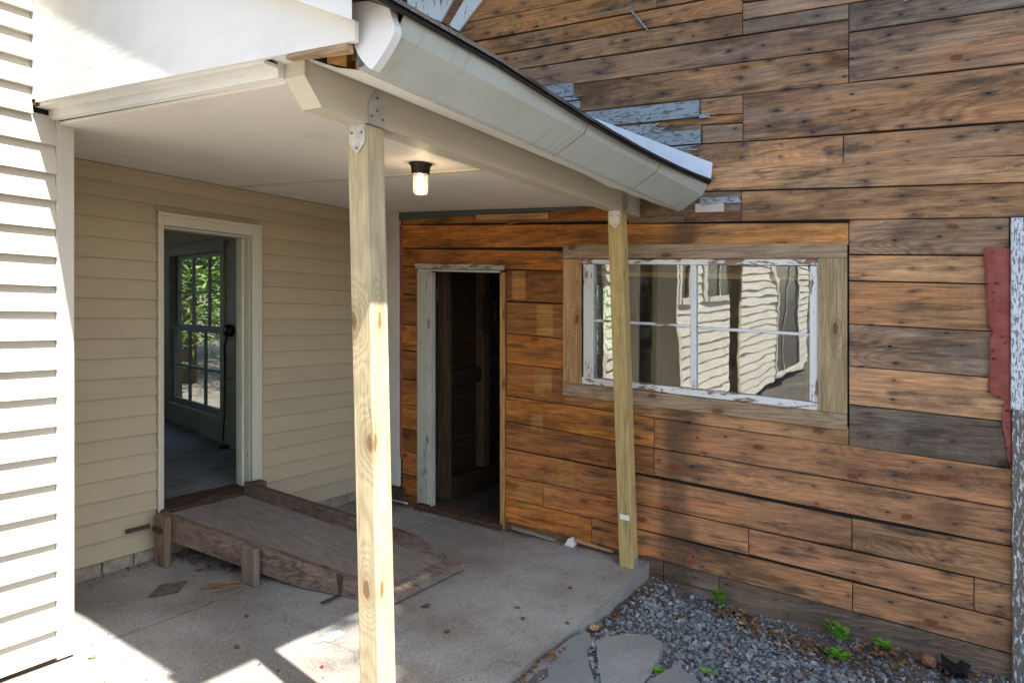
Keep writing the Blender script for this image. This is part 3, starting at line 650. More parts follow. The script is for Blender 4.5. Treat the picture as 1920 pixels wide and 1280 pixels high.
for (z0, z1, dd) in ((0.60, 1.34, 0.0), (1.31, 2.02, -0.035)):
    a0, a1 = 1.255, 2.515; st, rl = 0.05, 0.05
    sash = mk('sash', *join(prism([(a0, z0), (a0 + st, z0), (a0 + st, z1), (a0, z1)], rw, dd - .03, dd), prism([(a1 - st, z0), (a1, z0), (a1, z1), (a1 - st, z1)], rw, dd - .03, dd),
          prism([(a0 + st, z0), (a1 - st, z0), (a1 - st, z0 + rl), (a0 + st, z0 + rl)], rw, dd - .03, dd), prism([(a0 + st, z1 - .04), (a1 - st, z1 - .04), (a1 - st, z1), (a0 + st, z1)], rw, dd - .03, dd)), MT['sash_blue'], win, raw=True)
    w3 = (a1 - a0 - 2 * st) / 3; zm = (z0 + z1) / 2
    for k in (1, 2):
        q = a0 + st + w3 * k; mk('muntin', *prism([(q - .012, z0 + rl), (q + .012, z0 + rl), (q + .012, z1 - .04), (q - .012, z1 - .04)], rw, dd - .028, dd - .004), MT['sash_blue'], win, raw=True)
    for k in range(3):
        q0 = a0 + st + w3 * k + .012; q1 = q0 + w3 - .024
        mk('muntin', *prism([(q0, zm - .01), (q1, zm - .01), (q1, zm + .01), (q0, zm + .01)], rw, dd - .028, dd - .004), MT['sash_blue'], win, raw=True)
        for (u0, u1) in ((z0 + rl, zm - .01), (zm + .01, z1 - .04)):
            mk('pane', *prism([(q0, u0), (q1, u0), (q1, u1), (q0, u1)], rw, dd - .018, dd - .0145), MT['pane_room'], win, raw=True)
mk('room_floor', *prism([(0.6, 4.10), (3.60, 4.10), (4.75, 9.0), (0.6, 9.0)], lambda a, b, d: (a, b, d), 0.21, 0.272), MT['room_floor'], house)
mk('room_ceiling', *prism([(0.6, 4.10), (3.60, 4.10), (4.75, 9.0), (0.6, 9.0)], lambda a, b, d: (a, b, d), 2.30, 2.4), MT['room_wall'], house)
mk('room_wall', *join(box(0.5, 0.6, 4.10, 9.0, 0.1, 2.5), box(0.5, 1.0, 9.0, 9.1, 0.1, 2.7), box(3.4, 4.9, 9.0, 9.1, 0.1, 2.7), box(1.0, 3.4, 9.0, 9.1, 0.1, 1.3), box(1.0, 3.4, 9.0, 9.1, 2.2, 2.7)), MT['room_wall'], house)  # unseen opening in the far wall, added to let daylight into the room
# cable and outlet box in the room
cb = thing('power_cable', 'black power cable hanging from a round outlet inside the back room', 'cable', (3.8, 5.2, 0.3))
V, F = lathe([(0.0, -.025), (.05, -.025), (.055, 0), (.045, .03), (0, .03)], (0, 0, 0), 14)
c0 = Vector(rw(1.02, 1.34, 0.05)); V = [tuple(c0 + Vector((-z * n_.x + d_.x * x, -z * n_.y + d_.y * x, y))) for x, y, z in V]
mk('outlet', V, F, MT['black'], cb, raw=True, smooth=True)
mk('cord', *tube([rw(1.02, 1.30, .06), rw(1.06, 1.22, .07), rw(1.10, 1.05, .05), rw(1.11, .8, .05), rw(1.09, .6, .06), rw(1.07, .42, .08)], 0.007), MT['black'], cb, raw=True, smooth=True)
V, F = cbox(-.035, .035, -.035, .035, 0, .07, .015, 2); c0 = Vector(rw(1.05, 0.33, 0.08)); mk('plug_box', [tuple(c0 + Vector(v)) for v in V], F, MT['black'], cb, raw=True)

# ------------------------------------------------------------------ porch roof
roof = thing('porch_roof', 'shed porch roof with white gable panel, painted beam and long gutter', 'roof', (2.8, 2.6, 2.25))
RK = lambda y: 2.345 + 0.425 * (y - 1.395)
fx = lambda a, b, d: (d, a, b)
mk('gable_panel', *prism([(3.19, 2.312), (1.385, 2.285), (1.385, RK(1.385)), (3.19, RK(3.19))], fx, 1.400, 1.415), MT['white'], roof)
mk('gable_panel', *prism([(3.995, 2.3), (3.1915, 2.312), (3.1915, RK(3.1915)), (3.995, RK(3.995))], fx, 1.400, 1.415), MT['white'], roof)
V = [(1.352, 1.348, RK(1.348) - .006), (1.352, 4.0, RK(4.0) - .006), (1.352, 4.0, RK(4.0) + .13), (1.352, 1.348, RK(1.348) + .066), (1.399, 1.43, RK(1.43) - .006), (1.399, 4.0, RK(4.0) - .006), (1.399, 4.0, RK(4.0) + .13), (1.399, 1.43, RK(1.43) + .066)]
mk('rake_board', V, [(0, 1, 2, 3), (7, 6, 5, 4), (0, 4, 5, 1), (1, 5, 6, 2), (2, 6, 7, 3), (3, 7, 4, 0)], MT['white'], roof)
mk('beam_blocking', *box(1.506, 4.19, 1.70, 1.76, 2.336, 2.53), MT['dark_wood'], roof)
mk('attic_end', *box(1.5035, 1.515, 1.779, 3.94, 2.2585, 2.9), MT['dark_wood'], roof)
mk('rafter_deck', *sweep([(1.262, RK(1.262) + .067), (4.3, RK(4.3) + .132), (4.3, RK(4.3) + .148), (1.262, RK(1.262) + .081)], 1.345, 4.185, 10, .030), MT['dark_wood'], roof)
for k in range(16):                                                       # shingle courses
    y0 = 1.236 + k * 0.19; t0 = RK(y0) + .085 + .0012 * k * 10 * .19
    mk('shingle_course', *sweep([(y0, t0 + .001 * k), (y0 + .23, RK(y0 + .23) + .087 + .004 * k * .19 * 3), (y0 + .23, RK(y0 + .23) + .093 + .004 * k * .19 * 3), (y0, t0 + .013 + .001 * k)], 1.335, 4.188, 10, .034 * max(0, 1 - k / 6)), MT['shingle'], roof)
mk('gable_soffit', *prism([(3.20, 2.300), (1.7775, 2.283), (1.7775, 2.294), (3.20, 2.311)], fx, 1.4155, 1.467), MT['white'], roof)
mk('gable_moulding', *prism([(3.20, 2.262), (1.7775, 2.256), (1.7775, 2.34), (3.20, 2.34)], fx, 1.468, 1.4985), MT['white'], roof)
mk('soffit_filler', *box(1.4155, 1.4913, 1.688, 1.7772, 2.303, 2.34), MT['white'], roof)
mk('raw_edge_strip', *prism([(1.66, 2.274), (1.415, 2.262), (1.415, 2.2845), (1.66, 2.286)], fx, 1.400, 1.425), MT['trim_y'], roof, (0.40, 0.27, 0.16), label='bare splintered strip below the gable panel')
beam = mk('beam', *prism([(1.492, 2.335), (1.492, 2.258), (1.562, 2.178), (2.6, 2.172), (4.199, 2.165), (4.199, 2.30), (2.6, 2.32)], lambda a, b, d: (a, d, b), 1.686, 1.776), MT['cream'], roof)
mk('ceiling_panel', *box(1.4995, 2.866, 1.7775, 3.954, 2.245, 2.257), MT['ceil'], roof)
mk('ceiling_panel', *box(2.904, 4.198, 1.7775, 3.942, 2.2445, 2.2565), MT['ceil'], roof)
mk('seam_batten', *box(2.8665, 2.9035, 1.7775, 3.942, 2.2385, 2.2555), MT['cream'], roof)
V = []; F = []; N = 26                                                     # dented soffit between beam and gutter
for i in range(N + 1):
    x = 1.505 + 2.66 * i / N; t = i / N
    za, zb_ = 2.305 - .012 * t, 2.234 - .04 * t
    dn = random.uniform(-.003, .003) + (-.012 if i in (19, 22) else 0)
    V += [(x, 1.684, za), (x, 1.56, (za + zb_) / 2 - .008 + dn), (x, 1.439, zb_)]
    V += [(x, 1.684, za + .008), (x, 1.56, (za + zb_) / 2 + dn), (x, 1.439, zb_ + .008)]
for i in range(N):
    o, q = 6 * i, 6 * i + 6; F += [(o, o + 1, q + 1, q), (o + 1, o + 2, q + 2, q + 1), (o + 3, q + 3, q + 4, o + 4), (o + 4, q + 4, q + 5, o + 5), (o, q, q + 3, o + 3), (o + 2, o + 5, q + 5, q + 2)]
F += [(0, 3, 4, 1), (1, 4, 5, 2), (6 * N, 6 * N + 1, 6 * N + 4, 6 * N + 3), (6 * N + 1, 6 * N + 2, 6 * N + 5, 6 * N + 4)]
mk('soffit', V, F, MT['white'], roof)
# gutter: K-style profile along x, falling slightly to the barn
yp = [1.438, 1.417, 1.290, 1.266, 1.262]; zL = [2.236, 2.238, 2.308, 2.352, 2.372]; zR = [2.196, 2.200, 2.286, 2.332, 2.352]
def gut(x, k, off=0.0):
    t = (x - 1.47) / 2.71; return (x, yp[k] + off, zL[k] + (zR[k] - zL[k]) * t + off * 0.4)
secs = [1.462, 2.6, 2.602, 3.4, 4.176]; V, F = [], []
for x in secs:
    V += [gut(x, k) for k in range(5)] + [gut(x, k, 0.003) for k in (4, 3, 2, 1)] + [(x, 1.436, gut(x, 0)[2] + .12), (x, 1.4395, gut(x, 0)[2] + .12)]
for i in range(len(secs) - 1):
    o, q = 11 * i, 11 * i + 11
    for k in list(range(8)): F.append((o + k, o + k + 1, q + k + 1, q + k))
    F += [(o + 8, o + 9, q + 9, q + 8), (o + 9, o + 10, q + 10, q + 9), (o + 10, o, q, q + 10)]
gutter = mk('gutter', V, F, MT['gutter'], roof, label='long pale grey painted gutter')
mk('end_cap', [gut(4.177, k) for k in range(5)] + [(4.177, 1.4395, gut(4.177, 0)[2] + .12)] + [gut(4.181, k) for k in range(5)] + [(4.181, 1.4395, gut(4.181, 0)[2] + .12)],
   [(0, 1, 2, 3, 4, 5), (11, 10, 9, 8, 7, 6)] + [(i, (i + 1) % 6, 6 + (i + 1) % 6, 6 + i) for i in range(6)], MT['gutter'], gutter)
for xs_ in (2.60, 3.42):
    mk('seam', [gut(xs_ - .006, k, -.0015) for k in range(5)] + [gut(xs_ + .006, k, -.0015) for k in range(5)] + [gut(xs_ - .006, k, .002) for k in range(5)] + [gut(xs_ + .006, k, .002) for k in range(5)],
       [(k, k + 1, 6 + k, 5 + k) for k in range(4)] + [(10 + k, 15 + k, 16 + k, 11 + k) for k in range(4)] + [(0, 5, 15, 10), (4, 14, 19, 9)] + [(k, 10 + k, 11 + k, k + 1) for k in range(4)] + [(5 + k, 6 + k, 16 + k, 15 + k) for k in range(4)], simple('gutter_seam_sealant', (0.30, 0.31, 0.28), 0.6), gutter)
lobe = [(1.452, 2.405), (1.447, 2.36), (1.43, 2.318), (1.412, 2.275), (1.39, 2.243), (1.36, 2.216), (1.345, 2.219), (1.305, 2.258), (1.272, 2.305), (1.283, 2.345), (1.291, 2.368), (1.32, 2.388), (1.354, 2.398), (1.384, 2.404)]
def smooth_poly(p, n=5):
    out = []; L = len(p)
    for i in range(L):
        a, b0, c0, d0 = (Vector(p[(i + k) % L]) for k in (-1, 0, 1, 2))
        for j in range(n):
            t = j / n; q = 0.5 * ((2 * b0) + (c0 - a) * t + (2 * a - 5 * b0 + 4 * c0 - d0) * t * t + (3 * b0 - a - 3 * c0 + d0) * t ** 3); out.append((q.x, q.y))
    return out
mk('end_return', *prism(smooth_poly(lobe), fx, 1.432, 1.461), MT['capmetal'], roof, label='white bent metal return closing the gutter end')
mk('drip_edge', *sweep([(1.2465, 2.352), (1.2525, 2.352), (1.2525, 2.362), (1.40, 2.424), (1.40, 2.426), (1.2465, 2.364)], 1.345, 4.187, 10, .034), MT['shingle'], roof)
mk('drip_flashing', *prism([(1.25, 2.405), (1.285, 2.412), (1.36, 2.446), (1.355, 2.456), (1.25, 2.418)], fx, 1.30, 1.352), simple('sky_tinted_metal', (0.25, 0.38, 0.52), 0.25, 0.6, 0.1), roof, label='shiny metal at the roof corner, tinted with reflected sky')  # blue of the reflected sky is put into the metal's colour
mk('fascia', *box(1.462, 4.18, 1.441, 1.458, 2.262, 2.42), MT['dark_wood'], roof)
mk('lookout', *prism([(1.605, 2.288), (1.525, 2.2665), (1.525, 2.335), (1.605, 2.335)], fx, 1.507, 1.64), MT['raw'], roof, label='raw orange lumber end inside the open eave')
mk('lookout', *prism([(1.487, 2.255), (1.4595, 2.2475), (1.4595, 2.32), (1.487, 2.32)], fx, 1.507, 1.64), MT['raw'], roof)
mk('blocking', *prism([(1.683, 2.312), (1.461, 2.252), (1.461, 2.42), (1.683, 2.50)], fx, 1.66, 1.70), MT['dark_wood'], roof)
fl_ = [(1.216, 2.466), (2.0, 2.812), (3.85, 3.63), (3.85, 3.48), (1.226, 2.375)]
mk('wall_flashing', *prism(fl_, fx, 4.132, 4.1355), MT['flash'], roof, label='white metal flashing rising along the wood wall')
mk('dark_gap', *prism([(3.21, 2.30), (3.16, 2.30), (3.16, 2.325), (3.21, 2.325)], fx, 1.40, 1.488), MT['dark_wood'], roof)

# posts
def post(label, top, bot, zt, zb0, col):
    x0, y0 = top; X0, Y0 = bot; w_ = 0.089
    t = thing('porch_post', label, 'post', (X0 + w_ / 2, Y0 + w_ / 2, zb0), 'treated posts carrying the porch beam')
    V, F = cbox(0, w_, 0, w_, 0, 1, 0.005, 2); W = []
    for x, y, z in V:
        zz = 0 if z < .01 else 1 if z > .99 else z
        W.append((X0 + (x0 - X0) * z + x, Y0 + (y0 - Y0) * z + y, zb0 + (zt - zb0) * z))
    mk('shaft', W, F, MT['post'], t, col)
    # cap: plate on the -x face, plate rising on the -y face of the beam
    f1 = lambda a, b, d: (x0 - d, y0 + a, zt + b)
    pl = mk('post_cap', *join(prism([(.004, .012), (.078, .012), (.078, -.06), (.046, -.098), (.036, -.098), (.004, -.062)], f1, 0.0005, .0028)), MT['galv'], t)
    f2 = lambda a, b, d: (x0 + a, y0 - d, zt + b)
    pl2 = mk('post_cap', *prism([(.008, .004), (.088, .004), (.088, .07), (.056, .122), (.044, .122), (.008, .075)], f2, .0015, .004), MT['galv'], t)
    for a, b in ((.018, -.028), (.064, -.028), (.041, -.08)):
        mk('bolt', *join(prism([(a + .005 * math.cos(k), b + .005 * math.sin(k)) for k in (0, 1.05, 2.1, 3.14, 4.2, 5.25)], f1, .003, .006)), MT['nail'], pl)
    for a, b in ((.022, .03), (.076, .03), (.05, .098), (.05, .055)):
        mk('bolt', *join(prism([(a + .005 * math.cos(k), b + .005 * math.sin(k)) for k in (0, 1.05, 2.1, 3.14, 4.2, 5.25)], f2, .0042, .007)), MT['nail'], pl2)
    return t
post('pale near porch post, tall and close, cut off by the bottom edge', (1.757, 1.686), (1.826, 1.686), 2.174, 0.0, (0.50, 0.42, 0.265))
p2 = post('yellowish farther porch post in front of the wood-framed window', (3.888, 1.686), (4.022, 1.668), 2.164, 0.012, (0.47, 0.345, 0.145))
mk('paper_tag', *prism([(-.012, .29), (-.012, .385), (.048, .385), (.048, .29)], lambda a, b, d: (4.0035 - d, 1.695 + a, b + .02), 0.0005, .002), paint('white_tag', (.75, .75, .7), .6), p2)
mk('base_plate', *box(4.04, 4.10, 1.6635, 1.6665, 0.02, 0.07), MT['galv'], p2)

# jelly-jar porch light
lamp = thing('porch_light', 'jelly-jar porch light with a lit bulb under the ceiling', 'light', (2.665, 2.20, 2.10))
c = (2.665, 2.20, 2.2445)
mk('base', *lathe([(0, 0), (.056, 0), (.057, -.005), (.048, -.014), (.046, -.032), (.043, -.052), (0, -.052)], c, 24), MT['brass_dark'], lamp, smooth=True)
pr = [(0.0, -.150), (.026, -.150), (.033, -.145)] + [(.0355 + (.0012 if k % 2 else 0), -.138 + k * .008) for k in range(10)] + [(.0375, -.0525)]
mk('glass_jar', *lathe(pr, c, 28), MT['jar'], lamp, smooth=True)
mk('bulb', *lathe([(0, -.140), (.012, -.138), (.021, -.130), (.024, -.118), (.021, -.104), (.014, -.090), (.011, -.080), (.010, -.0522), (0, -.0522)], c, 20), MT['bulb'], lamp, smooth=True)

# ------------------------------------------------------------------ wooden barn wall (right)
barn = thing('wooden_barn', 'old barn-like building clad in weathered brown boards, with doorway and window', 'building', (5.0, 1.8, -0.1))
XW = 4.2
fb = lambda a, b, d: (XW - d, a, b)
PAL = {'a': (0.50, 0.245, 0.09), 'b': (0.39, 0.22, 0.11), 'g': (0.34, 0.215, 0.13), 't': (0.49, 0.285, 0.145), 'd': (0.20, 0.155, 0.115),
       'o': (0.45, 0.21, 0.07), 'm': (0.24, 0.125, 0.055), 'r': (0.41, 0.21, 0.105), 'k': (0.165, 0.125, 0.088)}
for i, (yl, yr, ztl, ztr, zbl, zbr, k) in enumerate(BOARDS):
    g = random.uniform(0.0016, 0.005); zm = (ztl + zbl) / 2
    mat = MT['barn_nailed'] if (zm > 2.25 and yl < 3.4) or (k in 'gd' and zm > 1.0 and yl < 1) else MT['barn_light'] if k in 'rbtk' and yl < 2.3 else MT['barn']
    j = random.uniform(0.86, 1.14); c = tuple(q * j * random.uniform(0.98, 1.02) for q in PAL[k])
    th = 0.020 + random.uniform(-0.003, 0.003) - (0.006 if k == 'k' else 0) + (0.012 if k == 'd' and zm > 2.5 and yl > 1.5 else 0)
    mk('board', *plank(yl - .002, yr + .002, ztl - g, ztr - g, zbl + g - (.09 if k == 'k' else 0), zbr + g - (.09 if k == 'k' else 0), fb, 0.0, th), mat, barn, c)
mk('board', *plank(3.634, 1.40, 2.2435, 2.2435, 2.152, 2.148, fb, 0, .019), MT['barn'], barn, (.30, .16, .07))
# sheathing behind the boards, with the door and window openings
DY0, DY1, DZ = 2.72, 3.46, 1.805
WY0, WY1, WZ0, WZ1 = 0.66, 2.07, 1.10, 1.90
sh = [(-3.2, WY0, -.25, 4.3), (WY0, WY1, -.25, WZ0), (WY0, WY1, WZ1, 4.3), (WY1, DY0, -.25, 4.3), (DY0, DY1, DZ, 4.3), (DY1, 3.97, -.25, 4.3)]
mk('sheathing', *join(*[box(XW + .001, XW + .02, a, b, z0, z1) for a, b, z0, z1 in sh]), MT['dark_sheet'], barn)
mk('unseen_shading_eave', *prism([(3.55, 4.15), (8.5, 6.4), (8.5, 6.5), (3.55, 4.25)], lambda a, b, d: (a, d, b), -3.4, 3.95), MT['shingle'], barn)  # unseen roof slope, its overhang sized so it shades the upper wall
mk('corner_wall', *box(XW + .03, 9.3, -3.3, -3.2, -.25, 4.3), MT['dark_sheet'], barn)
# grey clapboard remnants
def jag(yl, yr, zt, zb, th=0.012, rag=0.05, mat='gray_clap'):
    pts = [(yl, zt), (yr + .0, zt)] if rag == 0 else [(yl, zt), (yr + random.uniform(0, rag), zt)]
    if rag:
        for q in (0.2, 0.4, 0.6, 0.8): pts.append((yr + random.uniform(0, rag), zt + (zb - zt) * q))
    pts += [(yr + (random.uniform(0, rag) if rag else 0), zb), (yl, zb)]
    V, F = prism(pts, fb, 0.026, 0.026 + th)
    return mk('clapboard_remnant', V, F, MT[mat], barn)
jag(2.37, 2.143, 3.058, 2.972, .014, 0); jag(2.30, 2.06, 2.968, 2.945, .008, .09); jag(2.20, 2.092, 2.932, 2.872, .012, .01)
jag(2.05, 1.306, 2.850, 2.752, .016, 0); jag(1.95, 1.50, 2.738, 2.680, .012, .10); jag(1.80, 1.297, 2.675, 2.594, .016, 0)
jag(1.60, 1.27, 2.585, 2.556, .012, .12); jag(1.52, 1.27, 2.552, 2.53, .008, .10, 'trim_y').color = (.3, .24, .17, 1)
jag(1.30, 1.06, 2.27, 2.235, .008, .03, 'gray_clap'); jag(1.33, 1.16, 2.235, 2.185, .008, 0, 'head')
mk('clapboard_remnant', *plank(1.31, 1.245, 2.768, 2.768, 2.742, 2.742, fb, .024, .032, segs=1), MT['gray_clap'], barn)
mk('pale_scar', *prism([(0.23, 3.335), (0.23, 3.275), (0.11, 3.285), (0.1, 3.33)], lambda a, b, d: (XW - d, a + .01, b - .03), .0245, .0262), MT['gray_clap'], barn)
mk('hanging_splinter', *tube([fb(1.735, 3.455, .03), fb(1.69, 3.40, .045), fb(1.632, 3.322, .03)], .009, 5, .7), MT['gray_clap'], barn)
mk('dark_band', *plank(1.40, 1.06, 2.192, 2.192, 2.14, 2.14, fb, .0235, .027, segs=2), MT['barn'], barn, (.33, .15, .07))
# white rake boards left from an older roof line
def rk(pts, mat, d0, d1, col=None): return mk('rake_remnant', *prism(pts, fb, d0, d1), MT[mat], barn, col)
rk([(2.84, 3.755), (3.075, 3.545), (3.16, 3.60), (3.00, 3.79)], 'white_chip_z', .026, .045)
rk([(3.002, 3.79), (3.162, 3.60), (3.235, 3.64), (3.075, 3.84)], 'trim_y', .022, .03, (.22, .11, .06))
rk([(3.077, 3.84), (3.237, 3.64), (3.56, 3.80), (3.56, 4.05), (3.40, 4.05)], 'white_chip_z', .026, .045)
rk([(2.2, 4.28), (2.838, 3.757), (3.40, 4.052), (3.40, 4.28)], 'white_chip_z', .0255, .044)
# corner trim and dark green boards under the porch ceiling
mk('trim_board', *cbox(XW - .034, XW - .0005, 3.658, 3.794, 0.13, 2.2435, .003), MT['post_white'], barn, label='dingy white upright board left of the doorway')
mk('trim_board', *box(XW - .02, XW - .0005, 3.796, 3.965, 0.10, 2.243), MT['green'], barn)
mk('trim_board', *plank(3.657, 2.073, 2.2435, 2.2435, 2.188, 2.228, fb, .0215, .034), MT['green'], barn, label='dark green-grey board under the porch ceiling')
mk('trim_strip', *plank(2.926, 2.329, 2.208, 2.208, 2.17, 2.168, fb, .0345, .043), MT['trim_y'], barn, (.50, .30, .13), label='fresh blond strip on the dark green board')
mk('red_edge', *plank(3.655, 3.632, 2.15, 2.15, 0.35, 0.35, fb, .003, .0225, segs=1), MT['red'], barn)
mk('straw', *tube([fb(3.03, 2.09, .026), fb(2.8, 2.115, .034), fb(2.557, 2.153, .028)], .003, 5), MT['raw'], barn)
mk('rotten_foot', *box(XW - .04, XW - .001, 3.60, 3.82, -.02, .125), MT['dark_wood'], barn)
# right-hand white trim and torn red paper
mk('trim_board', *cbox(XW - .045, XW - .001, -0.40, -0.213, 1.2, 2.12, .003), MT['alligator'], barn, label='alligatored white upright board at the right edge')
mk('trim_board', *cbox(XW - .045, XW - .001, -0.40, -0.218, -0.12, 1.199, .003), MT['alligator_low'], barn)
edge = [(1.975, -.105), (1.86, -.108), (1.75, -.113), (1.625, -.116), (1.585, -.125), (1.565, -.142), (1.54, -.131), (1.50, -.124), (1.42, -.128), (1.36, -.119), (1.27, -.122), (1.255, -.16), (1.235, -.195), (1.19, -.178), (1.13, -.176), (1.06, -.185), (.93, -.205), (.905, -.214)]
zz = [e[0] for e in edge][::-1]; yy_ = [e[1] for e in edge][::-1]; V, F = [], []; N = 90
for i in range(N + 1):                                                     # crumpled sheet, its torn edge lifting off the boards
    z = 1.975 - 1.07 * i / N; ye = float(np.interp(z, zz, yy_)) + random.uniform(-.003, .003); wr_ = .004 * math.sin(z * 31) + .003 * math.sin(z * 77 + 1)
    for k in range(6):
        t = k / 5; V.append(fb(-.2125 - .004 * i / N + (ye + .2125) * t, z + random.uniform(-.001, .001), .029 + abs(wr_) * t + .012 * max(0, t - .6) * (1 + math.sin(z * 23)) + random.uniform(0, .0012)))
for i in range(N):
    for k in range(5): F.append((i * 6 + k, i * 6 + k + 1, i * 6 + k + 7, i * 6 + k + 6))
o = mk('red_paper', V, F, MT['red'], barn, recalc=False, smooth=True, label='torn strip of red building paper beside the white board')
o.modifiers.new('thick', 'SOLIDIFY').thickness = .0015
for (y0, z0, s_) in ((1.36, .10, .028), (1.30, .745, .014)):
    mk('red_paper_scrap', *prism([(y0 + s_, z0), (y0 + .3 * s_, z0 + 1.4 * s_), (y0 - .8 * s_, z0 + s_), (y0 - s_, z0 - .6 * s_), (y0, z0 - s_)], fb, .025, .027), MT['red'], barn)
# window
WIN = mk('window', *join(plank(2.219, .504, 1.994, 1.996, 1.899, 1.919, fb, .0225, .042), plank(2.223, .504, 1.083, 1.085, .994, .999, fb, .0225, .044)), MT['trim_y'], barn, (.33, .235, .15), label='wide old window framed in raw boards')
mk('casing', *prism([(2.219, 1.897), (2.086, 1.8985), (2.086, 1.085), (2.219, 1.085)], fb, .0225, .041), MT['trim_z'], WIN, (.44, .26, .12))
mk('casing', *prism([(.647, 1.916), (.504, 1.9175), (.504, 1.087), (.647, 1.087)], fb, .0225, .041), MT['trim_z'], WIN, (.35, .265, .145), label='broad greenish-tan board right of the glass')
wf = mk('frame', *join(plank(2.084, .648, 1.897, 1.916, 1.868, 1.877, fb, -.03, .030), plank(2.084, .648, 1.130, 1.128, 1.0865, 1.0865, fb, -.03, .034)), MT['white_chip'], WIN)
mk('stile', *cbox(XW - .032, XW + .03, 2.002, 2.074, 1.1305, 1.867, .003), MT['white_chip_z'], WIN)
mk('stile', *cbox(XW - .029, XW + .03, .649, .693, 1.1305, 1.875, .003), MT['white_chip_z'], WIN)
mk('stile', *cbox(XW - .024, XW + .03, 1.328, 1.364, 1.1305, 1.875, .003), MT['white_chip_z'], WIN)
for (a, b, z) in ((1.365, 2.001, 1.503), (.694, 1.327, 1.497)):
    mk('muntin', *cbox(XW - .020, XW + .008, a, b, z - .0085, z + .0085, .003), MT['white_chip'], WIN)
    for (z0, z1) in ((1.1305, z - .0085), (z + .0085, 1.874)):
        r = random.uniform(-.004, .004)
        mk('pane', [(XW - .004 + r * 0, a, z0), (XW - .004, b, z0), (XW - .004, b, z1), (XW - .004, a, z1), (XW - .001, a, z0), (XW - .001, b, z0), (XW - .001, b, z1), (XW - .001, a, z1)],
           [(0, 1, 2, 3), (7, 6, 5, 4), (0, 4, 5, 1), (1, 5, 6, 2), (2, 6, 7, 3), (3, 7, 4, 0)], MT['pane'], WIN)
# doorway
dr = mk('door_frame', *join(cbox(XW - .032, XW + .012, 3.362, 3.474, 0.045, 1.797, .003), cbox(XW - .018, XW + .03, 3.346, 3.3615, 0.03, 1.79, .002)), MT['jamb'], barn)
mk('jamb', *cbox(XW - .028, XW + .09, 3.4745, 3.482, 0.02, 1.80, .001), MT['raw'], dr)
mk('jamb', *cbox(XW - .030, XW + .09, 2.692, 2.707, 0.0, 1.80, .002), MT['trim_z'], dr, (.47, .25, .085))
mk('jamb', *cbox(XW - .022, XW + .09, 2.7075, 2.732, 0.0, 1.79, .002), MT['trim_z'], dr, (.50, .28, .10))
mk('head', *cbox(XW - .045, XW - .022, 2.690, 3.488, 1.815, 1.852, .004), MT['head'], dr)
mk('head', *cbox(XW - .030, XW + .06, 2.733, 3.4735, 1.7985, 1.811, .002), MT['cream_worn'], dr)
mk('threshold', *cbox(XW - .065, XW + .10, 2.70, 3.48, -0.005, 0.034, .008), MT['dark_wood'], dr)
mk('hinge', *join(box(XW + .031, XW + .06, 3.338, 3.3455, 1.592, 1.67), tube([(XW + .030, 3.336, 1.592), (XW + .030, 3.336, 1.67)], .006, 8)), MT['rust'], dr)
# interior
YI = 3.53
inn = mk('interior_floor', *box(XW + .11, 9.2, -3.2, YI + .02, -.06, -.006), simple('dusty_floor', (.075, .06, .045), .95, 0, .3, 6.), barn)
ch = [(4.32, 7.28, -.1, 2.7), (8.35, 9.2, -.1, 2.7), (7.28, 8.35, -.1, .98), (7.28, 8.35, 1.92, 2.7)]
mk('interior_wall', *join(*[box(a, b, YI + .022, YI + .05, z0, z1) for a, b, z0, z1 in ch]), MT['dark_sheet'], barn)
z = 0.0
while z < 2.5:
    hgt = random.uniform(.17, .23)
    if 0.98 - .05 < z + hgt / 2 < 1.92:
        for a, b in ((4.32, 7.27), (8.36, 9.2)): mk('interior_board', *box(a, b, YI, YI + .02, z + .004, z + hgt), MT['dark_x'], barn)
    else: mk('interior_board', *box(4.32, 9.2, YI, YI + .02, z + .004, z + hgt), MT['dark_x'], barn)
    z += hgt
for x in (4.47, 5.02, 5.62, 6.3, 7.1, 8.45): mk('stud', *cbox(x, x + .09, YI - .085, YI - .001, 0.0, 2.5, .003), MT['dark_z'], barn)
mk('brace', *cbox(4.56, 5.02, YI - .06, YI - .001, .90, 1.02, .003), MT['dark_x'], barn)
mk('sill_beam', *box(4.57, 7.1, YI - .12, YI - .001, 0, .17), MT['dark_x'], barn)
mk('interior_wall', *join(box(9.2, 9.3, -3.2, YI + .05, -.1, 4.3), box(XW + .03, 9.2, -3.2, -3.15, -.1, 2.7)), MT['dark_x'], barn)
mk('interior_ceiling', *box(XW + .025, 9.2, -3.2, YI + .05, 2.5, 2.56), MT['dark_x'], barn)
mk('header_board', *box(XW + .09, XW + .13, .3, 2.5, 1.83, 2.0), MT['trim_y'], barn, (.20, .12, .075))
mk('header_board', *box(XW + .088, XW + .13, .3, 2.5, 1.80, 1.829), MT['trim_y'], barn, (.45, .27, .12))  # lit lower edge of the header, its light put into the paler colour
for y in (.2, 2.15, 1.62): mk('stud', *cbox(XW + 1.6, XW + 1.69, y, y + .09, 0, 2.5, .003), MT['dark_z'], barn)
iw = mk('back_window', *join(box(7.28, 7.34, YI - .03, YI + .06, .98, 1.92), box(8.29, 8.35, YI - .03, YI + .06, .98, 1.92), box(7.34, 8.29, YI - .03, YI + .06, 1.86, 1.92), box(7.34, 8.29, YI - .03, YI + .06, .98, 1.04), box(7.56, 7.62, YI, YI + .04, 1.04, 1.86)), MT['sash_blue'], barn)
mk('pane', *box(7.34, 8.29, YI + .012, YI + .016, 1.04, 1.86), MT['pane_room'], iw)
